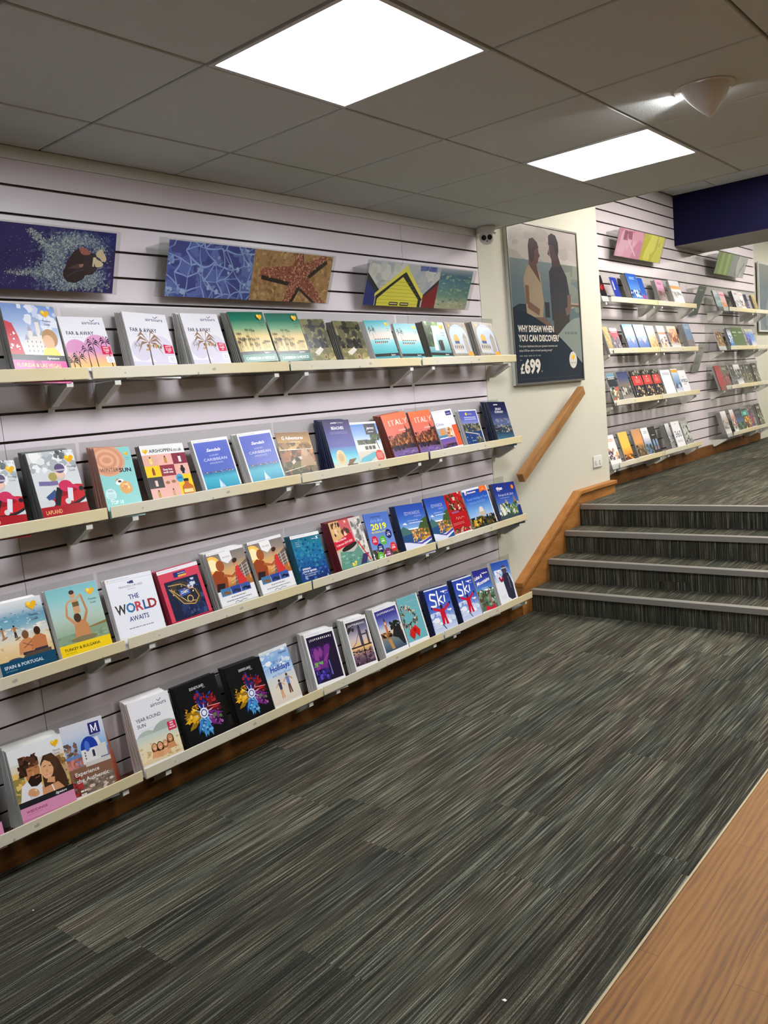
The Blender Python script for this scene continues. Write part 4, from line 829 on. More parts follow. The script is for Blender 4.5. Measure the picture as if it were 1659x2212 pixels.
@cover
def c_yearround(a):
    a.rect(0, 0, 1, 1, (230, 230, 234)).text('airtours', 0.9, 0.83, 0.06, NAVY, al='R', w=0.38, bold=0.006).line([(0.69, 0.92), (0.73, 0.89), (0.80, 0.93)], 0.012, NAVY).text('YEAR ROUND', 0.10, 0.665, 0.055, TXT, w=0.60, bold=0.01).text('SUN', 0.10, 0.575, 0.055, TXT, w=0.20, bold=0.01).line([(0.12, 0.53), (0.45, 0.53)], 0.004, (150, 156, 170))
    a.ell(0.26, 0.36, 0.26, (176, 186, 176), 0.2).ell(0.74, 0.38, 0.36, (166, 178, 168), 0.26).grad(0, 0.44, [(222, 200, 156), (230, 214, 176), (222, 216, 190), (190, 206, 200)]).blobs(0, 0, 1, 0.3, 70, 0.04, [(206, 180, 130), (236, 218, 180), (190, 160, 110)], 3, ar=0.5)
    for x, y, sk, hr, q in ((0.36, 0.17, (222, 160, 116), (110, 60, 30), 0.075), (0.49, 0.16, (216, 156, 112), (34, 20, 16), 0.08), (0.62, 0.17, (226, 166, 122), (150, 96, 50), 0.065), (0.76, 0.22, (206, 142, 96), (100, 60, 34), 0.08)):
        a.ell(x, y + 0.03, q * 1.05, hr, q * 1.5).ell(x, y + 0.05, q * 0.72, sk, q * 0.95).poly([(x - q * 1.5, y - 0.11), (x - q, y - 0.02), (x + q, y - 0.02), (x + q * 1.4, y - 0.11)], sk)
        a.line([(x - q * 0.35, y + 0.035), (x, y + 0.028), (x + q * 0.35, y + 0.035)], 0.008, W_)
    a.poly([(0.78, 0.38), (0.98, 0.38), (0.98, 0.52), (0.78, 0.52)], (206, 40, 84))
    for i in range(3): a.text(['FREE', 'KIDS', 'PLACES'][i], 0.88, 0.485 - i * 0.038, 0.022, W_, al='C', bold=0.02)
@cover
def c_black(a):
    a.rect(0, 0, 1, 1, (12, 12, 18)); cx, cy = 0.5, 0.42    # coloured burst only
    for k, (a0, c0, c1) in enumerate(((75, (40, 60, 170), (24, 30, 100)), (20, (190, 30, 36), (90, 16, 24)), (-40, (120, 40, 130), (60, 24, 80)), (-100, (70, 150, 210), (30, 80, 150)), (-170, (236, 180, 30), (150, 110, 24)))):
        r = random.Random(k)
        for i in range(16):
            t = math.radians(a0 + r.uniform(-26, 26)); L = r.uniform(0.26, 0.48); w = r.uniform(0.02, 0.06)
            a.poly([(cx, cy), (cx + L * 0.7 * math.cos(t) - w * math.sin(t), cy + (L * 0.7 * math.sin(t) + w * math.cos(t)) * a.a), (cx + L * math.cos(t), cy + L * math.sin(t) * a.a), (cx + L * 0.7 * math.cos(t) + w * math.sin(t), cy + (L * 0.7 * math.sin(t) - w * math.cos(t)) * a.a)], r.choice([c0, c1, c0]))
    for i in range(10):
        t = math.radians(36 * i + 8); a.poly([(cx, cy), (cx + 0.17 * math.cos(t - 0.12), cy + 0.17 * math.sin(t - 0.12) * a.a), (cx + 0.24 * math.cos(t), cy + 0.24 * math.sin(t) * a.a)], (190, 200, 240))
    for (x0, y0, x1, y1, cc) in ((0.1, 0.3, 0.42, 0.6, [(226, 170, 30), (160, 116, 20), (246, 206, 70)]), (0.36, 0.56, 0.62, 0.78, [(40, 60, 170), (150, 30, 40), (24, 30, 90)]), (0.58, 0.46, 0.86, 0.72, [(120, 20, 26), (60, 12, 18), (170, 30, 36)]), (0.58, 0.14, 0.88, 0.4, [(100, 36, 110), (60, 20, 70), (90, 120, 60), (170, 90, 170)]), (0.34, 0.1, 0.6, 0.34, [(60, 130, 200), (120, 190, 230), (30, 80, 150)])):
        a.blobs(x0, y0, x1, y1, 26, 0.035, cc, int(x0 * 50), k=5)
    a.ell(cx, cy, 0.10, (226, 230, 250)).ell(cx, cy, 0.07, (60, 70, 130)).ell(cx, cy, 0.05, (236, 238, 250)).line([(0.62, 0.50), (0.92, 0.47)], 0.014, (250, 150, 160))
    a.text('DISNEYLAND', 0.5, 0.855, 0.045, (220, 222, 230), al='C', w=0.34, bold=0.01).text('PARIS', 0.66, 0.825, 0.018, (200, 200, 210), al='C')
@cover
def c_haven(a):
    a.rect(0, 0, 1, 1, (226, 230, 236)).grad(0.5, 0.95, [(190, 214, 234), (130, 172, 220), (150, 186, 226)]).blobs(0, 0.6, 1, 0.95, 26, 0.1, [(214, 226, 240), (170, 200, 230), (236, 240, 246)], 3, ar=0.5).grad(0, 0.5, [(216, 206, 190), (222, 214, 200), (206, 210, 210)]); head(a)
    a.text('Haven', 0.92, 0.86, 0.05, (40, 70, 140), al='R', w=0.28, bold=0.015).text('2018 UK', 0.36, 0.73, 0.05, (50, 80, 170), w=0.34, shear=0.1).text('Holidays', 0.2, 0.59, 0.10, (46, 74, 170), w=0.7, shear=0.12, bold=0.03).text('and Short Breaks', 0.22, 0.50, 0.045, (70, 96, 180), w=0.68, shear=0.15)
    a.fig(0.38, 0.08, 0.36, SKIN, (60, 34, 26), (60, 60, 90), None, 1).fig(0.68, 0.12, 0.38, (206, 150, 110), (90, 60, 36), (110, 130, 190), (90, 66, 50), 1)
def sbk(a, tc=W_):
    a.rect(0, 0, 1, 1, (236, 236, 240)); head(a)
    return 0.05, 0.05, 0.95, 0.93
def sbt(a, tc=W_): a.text('( S U P E R B R E A K )', 0.5, 0.845, 0.036, tc, al='C', w=0.74, bold=0.015)
@cover
def c_aurora(a):
    x0, y0, x1, y1 = sbk(a); a.grad(y0, y1, [(40, 26, 110), (60, 34, 130), (90, 40, 120), (70, 30, 90), (34, 20, 56), (26, 18, 46)], x0, x1).blobs(0.1, 0.3, 0.75, 0.72, 40, 0.12, [(110, 44, 130), (90, 36, 120), (140, 60, 140), (76, 30, 110)], 3, ar=1.5, up=4e-6).blobs(0.08, 0.36, 0.4, 0.44, 12, 0.06, [(90, 150, 70), (120, 170, 90)], 4)
    a.poly([(0.05, 0.05), (0.05, 0.3), (0.35, 0.3), (0.5, 0.2), (0.6, 0.46), (0.8, 0.74), (0.95, 0.8), (0.95, 0.05)], (34, 24, 50)).blobs(0.1, 0.06, 0.6, 0.3, 30, 0.06, [(60, 44, 150), (46, 36, 110), (30, 24, 60), (90, 76, 190)], 5).line([(0.6, 0.42), (0.62, 0.14)], 0.03, (130, 120, 200)); sbt(a)
@cover
def c_towerbr(a):
    x0, y0, x1, y1 = sbk(a); a.grad(y0, y1, [(60, 44, 60), (120, 90, 110), (236, 190, 120), (206, 190, 190), (120, 120, 150), (60, 50, 60)], x0, x1).rect(0.5, 0.42, 0.62, 0.78, (70, 66, 80)).poly([(0.5, 0.78), (0.62, 0.78), (0.56, 0.86)], (50, 46, 60)).rect(0.82, 0.42, 0.9, 0.7, (70, 66, 80)).rect(0.5, 0.62, 0.9, 0.65, (70, 66, 80))
    a.line([(0.1, 0.42), (0.3, 0.5), (0.52, 0.7)], 0.02, (80, 76, 90)).rect(0.05, 0.40, 0.95, 0.43, (50, 44, 54)).blobs(0.05, 0.06, 0.95, 0.36, 60, 0.06, [(70, 54, 70), (40, 32, 44), (120, 90, 110), (150, 110, 120)], 3, ar=0.5).line([(0.55, 0.08), (0.58, 0.4)], 0.03, (24, 18, 22)).line([(0.05, 0.34), (0.9, 0.28)], 0.02, (24, 18, 22)).blobs(0.05, 0.7, 0.4, 0.93, 24, 0.05, [(60, 44, 40), (40, 32, 34)], 5); sbt(a)
@cover
def c_bigben(a):
    x0, y0, x1, y1 = sbk(a); a.grad(0.38, y1, [(236, 200, 150), (206, 206, 214), (110, 120, 190), (66, 66, 150), (60, 56, 130)], x0, x1).grad(y0, 0.38, [(60, 80, 100), (96, 116, 130), (150, 130, 100)], x0, x1)
    a.rect(0.30, 0.34, 0.38, 0.68, (196, 110, 50)).poly([(0.30, 0.68), (0.38, 0.68), (0.34, 0.78)], (70, 50, 40)).ell(0.34, 0.63, 0.025, (250, 236, 180)).blobs(0.06, 0.33, 0.5, 0.46, 30, 0.05, [(60, 44, 30), (150, 96, 44), (36, 30, 28)], 3).poly([(0.5, 0.33), (0.6, 0.48), (0.9, 0.54), (0.95, 0.1), (0.85, 0.1), (0.7, 0.26)], (36, 34, 38)).blobs(0.5, 0.46, 0.95, 0.64, 26, 0.06, [(30, 34, 30), (44, 44, 40)], 5).poly([(0.28, 0.3), (0.4, 0.3), (0.46, 0.08), (0.34, 0.08)], (190, 140, 80)); sbt(a)
@cover
def c_wreath(a):
    x0, y0, x1, y1 = sbk(a); a.rect(0.0, y0, x1, 1, (110, 176, 186)); r = random.Random(2)
    for i in range(110):
        t = r.uniform(0, 6.283); R = r.uniform(0.20, 0.40); a.blobs(0.30 + R * math.cos(t) - 0.05, 0.56 + R * math.sin(t) * a.a - 0.04, 0.30 + R * math.cos(t) + 0.05, 0.56 + R * math.sin(t) * a.a + 0.04, 1, 0.045, [r.choice([(70, 80, 50), (110, 70, 50), (40, 50, 36), (196, 160, 130), (150, 50, 40), (206, 200, 180)])], i)
    a.poly([(0.22, 0.30), (0.5, 0.36), (0.66, 0.24), (0.56, 0.1), (0.44, 0.22), (0.3, 0.08), (0.14, 0.2)], (206, 34, 30)).ell(0.42, 0.27, 0.06, (160, 20, 22)); a.text('S U P E R B R E A K', 0.6, 0.86, 0.032, (160, 210, 214), al='C', w=0.6)
@cover
def c_ski(a):
    a.rect(0, 0, 1, 1, (232, 234, 240)).grad(0.0, 0.97, [(200, 210, 236), (150, 176, 226), (80, 110, 200), (50, 80, 180), (44, 70, 170)]).blobs(0, 0.1, 1, 0.45, 26, 0.12, [(214, 222, 240), (190, 204, 234), (236, 240, 248)], 3, ar=0.5)
    a.line([(0.42, 0.84), (0.2, 0.88), (0.16, 0.76), (0.36, 0.70), (0.34, 0.58), (0.12, 0.60)], 0.05, W_).line([(0.5, 0.92), (0.46, 0.58)], 0.045, W_).line([(0.66, 0.78), (0.5, 0.70), (0.66, 0.60)], 0.04, W_).line([(0.76, 0.78), (0.72, 0.62)], 0.045, W_).ell(0.78, 0.86, 0.03, W_)
    a.text('Inghams', 0.94, 0.86, 0.035, W_, al='R', w=0.28, bold=0.02).text('18/19', 0.94, 0.80, 0.03, (200, 214, 240), al='R', w=0.14)
    a.line([(0.44, 0.46), (0.18, 0.54)], 0.07, (200, 26, 54)).line([(0.56, 0.44), (0.84, 0.56)], 0.07, (200, 26, 54)).poly([(0.42, 0.5), (0.62, 0.5), (0.62, 0.30), (0.66, 0.12), (0.56, 0.12), (0.54, 0.28), (0.48, 0.12), (0.40, 0.14), (0.42, 0.3)], (196, 24, 50)).ell(0.52, 0.54, 0.055, (40, 36, 60)).ell(0.13, 0.56, 0.035, (30, 30, 50)).ell(0.89, 0.58, 0.035, (30, 30, 50)).line([(0.4, 0.14), (0.5, 0.02)], 0.03, (40, 40, 60)).line([(0.86, 0.55), (0.74, 0.3)], 0.01, (60, 60, 90))
    for i in range(5): a.rect(0.06, 0.24 - i * 0.035, 0.34, 0.255 - i * 0.035, (240, 242, 248))
@cover
def c_lakes(a):
    a.grad(0.5, 1, [(90, 140, 214), (60, 90, 180), (46, 50, 140), (40, 44, 130)]).text('Inghams', 0.9, 0.88, 0.035, W_, al='R', w=0.34, bold=0.02).text('Lakes &', 0.04, 0.76, 0.085, W_, w=0.5, bold=0.02, shear=0.2, rot=8).text('Mountains', 0.1, 0.62, 0.085, W_, w=0.84, bold=0.02, shear=0.2, rot=8).rect(0, 0, 1, 0.46, (80, 110, 90)).blobs(0, 0.1, 1, 0.52, 70, 0.08, [(60, 96, 50), (40, 70, 44), (120, 150, 130), (150, 190, 190), (90, 70, 50)], 3)
    a.poly([(0.2, 0.0), (0.3, 0.12), (0.6, 0.05), (0.8, 0.12), (0.9, 0)], (196, 40, 60)).line([(0.7, 0.1), (0.66, 0.36)], 0.12, (150, 110, 90)).ell(0.66, 0.42, 0.07, (110, 70, 50)).bars(0.3, 0.50, 0.4, 0.05, 2, (170, 210, 240))
@cover
def c_skier(a):
    a.rect(0, 0, 1, 1, (226, 230, 238)).grad(0.5, 1, [(206, 216, 232), (120, 156, 212), (60, 100, 186), (44, 80, 166)]).blobs(0.1, 0.5, 0.9, 0.8, 30, 0.1, [(236, 238, 242), (200, 212, 230), (214, 220, 232)], 3)
    a.poly([(0.5, 0.1), (0.44, 0.62), (0.58, 0.72), (0.84, 0.68), (0.94, 0.4), (0.9, 0.04), (0.66, 0.02)], (46, 46, 66)).ell(0.66, 0.78, 0.15, (70, 66, 84), 0.14).rect(0.5, 0.80, 0.82, 0.83, (170, 176, 190)).line([(0.5, 0.6), (0.36, 0.5), (0.28, 0.62)], 0.09, (150, 30, 60)).rect(0.74, 0.3, 0.8, 0.6, (90, 90, 110))
    for i in range(3): a.rect(0.1, 0.16 - i * 0.03, 0.4, 0.166 - i * 0.03, (176, 180, 190))

# ---- small covers of the upper level
def simple(cols, title=None, tcol=W_, seed=1, top=None, blobs=None, mode='photo'):
    def f(a):
        a.grad(0, 1, cols)
        if blobs: a.blobs(0, blobs[0], 1, blobs[1], 34, 0.1, blobs[2], seed)
        if top: a.rect(0, top[0], 1, top[1], top[2])
        if title: a.bars(0.5 - min(0.76, 0.1 * len(title)) / 2, 0.78, min(0.76, 0.1 * len(title)), 0.09, 2, tcol)
    return f
COV.update({
 'k1': simple([(30, 26, 28), (50, 30, 32), (24, 22, 26)], None, blobs=(0.3, 0.6, [(180, 40, 40), (40, 30, 30), (120, 30, 30)])),
 'skyblue': simple([(60, 110, 180), (90, 140, 210), (60, 110, 190), (44, 90, 176)], 'KUONI', (170, 200, 235), 2, blobs=(0.08, 0.36, [(230, 236, 240), (40, 70, 130), (150, 190, 226)])),
 'bluered': simple([(50, 90, 170), (40, 90, 180), (34, 80, 170)], None, seed=3, blobs=(0.0, 0.25, [(200, 50, 60), (70, 110, 180)])),
 'pinkbrown': simple([(84, 56, 56), (96, 62, 62), (206, 150, 180), (214, 160, 190)], 'Brides', (120, 60, 90), 3, blobs=(0.0, 0.48, [(84, 56, 56), (104, 70, 66)])),
 'mtn': simple([(90, 100, 80), (150, 160, 150), (226, 228, 234), (230, 230, 236)], None, seed=4, blobs=(0.0, 0.5, [(60, 70, 60), (210, 214, 216), (120, 110, 90), (40, 50, 50)]), top=(0.62, 0.76, (214, 150, 60))),
 'teal': simple([(120, 160, 170), (70, 110, 120), (40, 76, 86), (36, 70, 80)], 'Ocean', (150, 180, 186), 5, blobs=(0.1, 0.4, [(150, 180, 186), (90, 130, 140)])),
 'pink': simple([(226, 170, 130), (222, 170, 170), (214, 160, 180)], None, seed=6, blobs=(0.0, 0.3, [(210, 140, 90), (190, 130, 110)]), top=(0.74, 0.84, (206, 60, 90))),
 'maroonwhite': simple([(180, 180, 184), (200, 200, 206), (214, 216, 222), (220, 222, 228)], 'Tours', (150, 60, 80), 7, blobs=(0.1, 0.45, [(150, 150, 154), (196, 198, 200), (226, 226, 230)])),
 'whor': simple([(230, 226, 224), (232, 228, 226), (232, 232, 234)], 'Cruise', (220, 120, 40), 8, blobs=(0.12, 0.55, [(206, 140, 130), (90, 100, 130), (220, 170, 110), (70, 70, 90)])),
 'navy': simple([(40, 50, 110), (30, 36, 80), (24, 28, 66)], None, seed=9, blobs=(0.1, 0.5, [(90, 100, 150), (40, 40, 90), (190, 180, 170)])),
 'gold': simple([(150, 130, 80), (176, 158, 104), (196, 180, 130)], None, seed=10, blobs=(0.2, 0.9, [(186, 170, 116), (150, 132, 84)])),
 'redwhite': simple([(60, 56, 76), (80, 76, 100), (200, 40, 66), (232, 232, 236)], 'Worldwide', (230, 230, 236), 11, blobs=(0.0, 0.6, [(60, 50, 70), (150, 130, 150), (40, 40, 60)]), top=(0.62, 0.86, (200, 40, 66))),
 'boat': simple([(40, 90, 170), (60, 110, 190), (150, 190, 226), (96, 150, 214)], 'Croatia', (226, 236, 246), 12, blobs=(0.2, 0.42, [(60, 100, 170), (226, 228, 232), (50, 80, 140)])),
 'tan': simple([(206, 170, 110), (190, 150, 96), (214, 196, 170), (222, 214, 200)], None, seed=13, blobs=(0.0, 0.7, [(226, 190, 130), (150, 110, 70), (206, 170, 120)])),
 'wed': simple([(214, 190, 160), (214, 196, 200), (226, 224, 232), (230, 230, 236)], 'Weddings', (206, 90, 50), 14, blobs=(0.0, 0.5, [(226, 170, 90), (90, 70, 90), (214, 200, 206)]), top=(0.6, 0.72, (206, 100, 60))),
 'orange': simple([(226, 226, 226), (150, 90, 60), (214, 140, 90), (222, 180, 150)], 'India', (214, 90, 50), 15, blobs=(0.2, 0.7, [(206, 130, 70), (120, 70, 60), (226, 170, 110)])),
 'bluegrey': simple([(150, 120, 90), (110, 130, 160), (96, 124, 160), (104, 132, 166)], 'Canada', (170, 190, 210), 16, blobs=(0.0, 0.3, [(150, 110, 80), (90, 110, 140)])),
 'brown': simple([(150, 120, 90), (130, 100, 70), (150, 120, 90)], None, seed=17, blobs=(0.0, 1.0, [(90, 66, 48), (190, 156, 110), (60, 46, 40), (150, 110, 70)])),
 'navywhite': simple([(40, 110, 170), (110, 150, 200), (200, 206, 220), (24, 30, 66)], None, seed=18, blobs=(0.1, 0.6, [(50, 110, 180), (226, 230, 236)])),
 'bluefall': simple([(70, 80, 60), (60, 70, 150), (90, 110, 200), (190, 190, 120)], None, seed=19, blobs=(0.0, 0.6, [(60, 60, 140), (150, 170, 226), (80, 90, 60)])),
 'bluew': simple([(214, 216, 220), (130, 160, 206), (90, 130, 200), (190, 190, 150)], None, seed=20, blobs=(0.3, 0.7, [(110, 150, 210), (80, 120, 190)])),
 'mosaic': simple([(60, 110, 110), (150, 120, 90), (80, 110, 130), (110, 150, 170)], 'Escorted', (210, 214, 216), 21, blobs=(0.0, 0.5, [(196, 90, 60), (60, 110, 120), (226, 214, 190), (40, 50, 70)]), top=(0.5, 0.84, (44, 48, 56))),
 'night': simple([(150, 140, 130), (90, 90, 100), (120, 110, 96), (70, 80, 120), (50, 58, 96)], None, seed=22, blobs=(0.15, 0.45, [(60, 60, 66), (190, 186, 176), (96, 92, 90)])),
 'white': simple([(226, 228, 234), (228, 230, 236), (226, 228, 234)], 'Azamara', (120, 124, 134), 23),
 'ship': simple([(214, 218, 226), (96, 130, 180), (150, 180, 214), (226, 228, 232)], None, seed=24, blobs=(0.15, 0.4, [(70, 90, 120), (190, 200, 214), (110, 140, 170)]), top=(0.84, 0.96, (226, 160, 60))),
 'red': simple([(150, 36, 46), (160, 40, 50), (140, 34, 44)], None, seed=25),
 'darkpink': simple([(110, 60, 60), (150, 80, 80), (90, 84, 76), (80, 80, 74)], 'Africa', (200, 196, 186), 26, blobs=(0.1, 0.6, [(170, 90, 90), (120, 60, 60), (60, 50, 50)])),
 'charcoal': simple([(90, 96, 100), (60, 60, 62), (44, 44, 46)], 'Rail', (190, 190, 190), 27, blobs=(0.0, 0.45, [(110, 116, 120), (50, 50, 54)])),
 'columns': simple([(226, 226, 228), (110, 110, 112), (150, 150, 150), (222, 222, 226)], None, seed=28, blobs=(0.25, 0.75, [(70, 70, 72), (160, 160, 160), (40, 40, 44)])),
 'bgreen': simple([(110, 110, 90), (90, 96, 76), (50, 50, 46), (44, 44, 42)], 'Asia', (200, 200, 196), 29, blobs=(0.05, 0.5, [(190, 160, 130), (70, 90, 60), (40, 46, 40)])),
 'bphoto': simple([(90, 90, 70), (130, 130, 110), (56, 54, 52), (40, 38, 40)], 'Safari', (206, 206, 200), 30, blobs=(0.1, 0.5, [(190, 190, 170), (90, 90, 70), (50, 50, 46)])),
 'sunset': simple([(110, 60, 30), (230, 150, 60), (236, 190, 80), (222, 190, 90), (216, 184, 90)], None, seed=31, blobs=(0.0, 0.2, [(120, 60, 30), (236, 170, 90), (70, 40, 30)])),
 'orsky': simple([(110, 90, 60), (70, 66, 56), (214, 150, 90), (206, 150, 100), (190, 140, 100)], None, seed=32, blobs=(0.0, 0.42, [(90, 76, 50), (50, 50, 46), (150, 120, 80)])),
 'trees': simple([(96, 110, 100), (110, 130, 170), (226, 226, 230), (226, 226, 230)], 'Lakes', (150, 150, 160), 33, blobs=(0.0, 0.4, [(70, 80, 60), (90, 120, 180), (40, 50, 50)])),
 'greywhite': simple([(150, 150, 156), (110, 110, 116), (170, 172, 178), (214, 216, 220)], None, seed=34, blobs=(0.2, 0.5, [(90, 90, 96), (190, 190, 196)])),
 'wheel': simple([(120, 124, 126), (190, 192, 190), (150, 152, 150)], None, seed=35, blobs=(0.1, 0.9, [(60, 66, 60), (190, 190, 180), (110, 120, 90)]), top=None),
 'white2': simple([(226, 226, 226), (150, 150, 146), (190, 186, 180), (228, 228, 230)], None, seed=36, blobs=(0.2, 0.7, [(60, 56, 56), (190, 170, 160), (110, 110, 110)])),
 'whred': simple([(222, 222, 222), (110, 90, 86), (200, 150, 140), (228, 228, 230)], None, seed=37, blobs=(0.1, 0.55, [(70, 60, 60), (200, 60, 50), (226, 220, 216)])),
 'nightree': simple([(44, 64, 50), (60, 90, 140), (60, 80, 120), (40, 44, 50), (40, 42, 48)], 'Nordic', (120, 126, 134), 38, blobs=(0.0, 0.35, [(20, 40, 30), (90, 120, 60), (30, 60, 44)])),
 'mosaic2': simple([(60, 60, 120), (150, 40, 60), (90, 60, 100), (70, 60, 80)], None, seed=39, blobs=(0.0, 1.0, [(190, 60, 60), (60, 70, 140), (206, 170, 80), (50, 40, 60)])),
})
@cover
def c_choose(a): a.rect(0, 0, 1, 1, (44, 60, 150)).text('I CHOOSE', 0.22, 0.82, 0.14, W_, w=0.62, bold=0.03, rot=-90); 
@cover
def c_bred(a):
    a.rect(0, 0, 1, 1, (30, 28, 30)).blobs(0, 0.8, 1, 1, 12, 0.08, [(150, 150, 130), (90, 90, 80)], 2).rect(0, 0.44, 1, 0.80, (190, 58, 58)).blobs(0, 0, 1, 0.44, 60, 0.06, [(40, 36, 50), (190, 160, 100), (90, 80, 96), (226, 214, 190), (60, 50, 60)], 3).ell(0.5, 0.74, 0.04, W_)
    for i in range(4): a.rect(0.25, 0.66 - i * 0.04, 0.75, 0.668 - i * 0.04, (226, 180, 176))
@cover
def c_world(a):
    a.rect(0, 0, 1, 1, (226, 228, 234)).text('THE', 0.5, 0.66, 0.07, (50, 60, 90), al='C').text('WORLD', 0.5, 0.42, 0.16, (56, 60, 76), al='C', w=0.86, bold=0.03).text('AWAITS', 0.5, 0.30, 0.07, (50, 60, 90), al='C')
@cover
def c_green(a):
    a.rect(0, 0, 1, 1, (70, 96, 54)).bars(0.12, 0.70, 0.32, 0.08, 1, (150, 168, 130)).bars(0.60, 0.70, 0.3, 0.08, 1, (150, 168, 130)).bars(0.16, 0.54, 0.24, 0.05, 1, (140, 158, 120))
@cover
def c_arches(a):
    a.rect(0, 0, 1, 1, (30, 30, 32)).bars(0.3, 0.66, 0.4, 0.03, 1, (190, 190, 190))
    for x in (0.32, 0.72): a.rect(x - 0.13, 0.1, x + 0.13, 0.42, (110, 136, 176)).ell(x, 0.42, 0.13, (120, 146, 186), 0.17).blobs(x - 0.13, 0.1, x + 0.13, 0.28, 10, 0.06, [(150, 110, 90), (90, 76, 80)], 3)
@cover
def c_n360(a): a.rect(0, 0, 1, 1, (228, 228, 232)).ell(0.5, 0.9, 0.03, (60, 60, 120)).text('360', 0.5, 0.36, 0.26, (50, 50, 110), al='C', w=0.74).bars(0.2, 0.16, 0.6, 0.07, 2, (150, 150, 180))
@cover
def c_yellowred(a): a.rect(0, 0, 1, 1, (44, 60, 56)).rect(0, 0.64, 1, 0.88, (40, 150, 130)).blobs(0, 0.0, 1, 0.6, 50, 0.09, [(230, 190, 40), (190, 50, 50), (60, 40, 50), (206, 150, 50)], 4).bars(0.3, 0.70, 0.4, 0.1, 2, (200, 230, 220))

# ------------------------------------------------------------------ shelves and brochures
# row, cover, left edge along the wall, width, visible height, lean sideways, depth of the stack behind it
MAIN=[
 (1, 'florida', 1.432, 0.195, 0.236, -0.058, 0.056),
 (1, 'farpink', 1.645, 0.184, 0.19, -0.006, 0.032),
 (1, 'faraway', 1.907, 0.2, 0.216, -0.055, 0.084),
 (1, 'faraway', 2.195, 0.194, 0.215, -0.004, 0.123),
 (1, 'greenpalm', 2.46, 0.205, 0.227, 0.023, 0.083),
 (1, 'greenpalm', 2.676, 0.207, 0.226, 0.023, 0.009),
 (1, 'olive', 2.885, 0.17, 0.202, 0.022, 0.0),
 (1, 'olive', 3.108, 0.198, 0.198, -0.007, 0.05),
 (1, 'tealbeach', 3.356, 0.2, 0.204, 0.025, 0.041),
 (1, 'tealbeach', 3.581, 0.199, 0.192, -0.007, 0.019),
 (1, 'waterfall', 3.844, 0.202, 0.208, -0.031, 0.049),
 (1, 'dome', 4.06, 0.213, 0.207, -0.011, 0.0),
 (1, 'dome', 4.341, 0.227, 0.215, -0.051, 0.06),
 (2, 'lapland', 1.239, 0.161, 0.221, -0.072, 0.0),
 (2, 'lapland', 1.46, 0.18, 0.228, -0.007, 0.098),
 (2, 'wintersun', 1.71, 0.153, 0.222, -0.082, 0.089),
 (2, 'airshop', 1.914, 0.208, 0.21, -0.03, 0.037),
 (2, 'carib', 2.177, 0.195, 0.207, 0.011, 0.031),
 (2, 'carib', 2.43, 0.203, 0.213, 0.02, 0.062),
 (2, 'gadv', 2.635, 0.214, 0.2, -0.074, 0.006),
 (2, 'beaches', 2.963, 0.193, 0.231, -0.042, 0.109),
 (2, 'james', 3.157, 0.204, 0.206, -0.035, 0.0),
 (2, 'italy', 3.44, 0.213, 0.224, 0.091, 0.077),
 (2, 'italy', 3.666, 0.201, 0.227, 0.02, 0.016),
 (2, 'cities', 3.88, 0.204, 0.214, 0.035, 0.0),
 (2, 'coast', 4.132, 0.188, 0.206, -0.036, 0.033),
 (2, 'jersey', 4.464, 0.2, 0.238, -0.108, 0.082),
 (3, 'spain', 1.236, 0.2, 0.231, -0.013, 0.067),
 (3, 'turkey', 1.454, 0.204, 0.236, -0.017, 0.032),
 (3, 'princess', 1.691, 0.209, 0.223, -0.023, 0.032),
 (3, 'redcruise', 1.933, 0.205, 0.206, 0.024, 0.047),
 (3, 'pando', 2.19, 0.206, 0.229, 0.016, 0.068),
 (3, 'pando', 2.423, 0.209, 0.233, 0.017, 0.025),
 (3, 'feather', 2.668, 0.193, 0.215, -0.029, 0.04),
 (3, 'worldwide', 2.948, 0.235, 0.232, -0.002, 0.069),
 (3, 'y2019', 3.195, 0.198, 0.233, -0.095, 0.01),
 (3, 'edwards', 3.46, 0.243, 0.235, -0.098, 0.045),
 (3, 'edwards', 3.729, 0.193, 0.237, -0.038, 0.013),
 (3, 'bauble', 3.93, 0.178, 0.23, 0.008, 0.0),
 (3, 'newmarket', 4.121, 0.273, 0.231, 0.005, 0.0),
 (3, 'titan', 4.439, 0.261, 0.226, -0.076, 0.027),
 (4, 'weddings', 0.979, 0.181, 0.231, -0.039, 0.0),
 (4, 'weddings', 1.228, 0.202, 0.237, -0.035, 0.116),
 (4, 'manos', 1.423, 0.171, 0.248, -0.059, 0.0),
 (4, 'yearround', 1.717, 0.193, 0.241, -0.021, 0.094),
 (4, 'black', 1.944, 0.217, 0.234, 0.007, 0.037),
 (4, 'black', 2.21, 0.206, 0.234, -0.016, 0.05),
 (4, 'haven', 2.42, 0.175, 0.24, 0.013, 0.0),
 (4, 'aurora', 2.691, 0.202, 0.248, -0.056, 0.078),
 (4, 'towerbr', 2.975, 0.17, 0.245, -0.053, 0.07),
 (4, 'bigben', 3.215, 0.199, 0.244, -0.006, 0.054),
 (4, 'wreath', 3.42, 0.182, 0.249, -0.02, 0.0),
 (4, 'ski', 3.657, 0.225, 0.24, -0.05, 0.043),
 (4, 'ski', 3.941, 0.204, 0.237, -0.029, 0.04),
 (4, 'lakes', 4.151, 0.176, 0.246, -0.057, 0.0),
 (4, 'skier', 4.363, 0.204, 0.251, -0.088, 0.027),
]
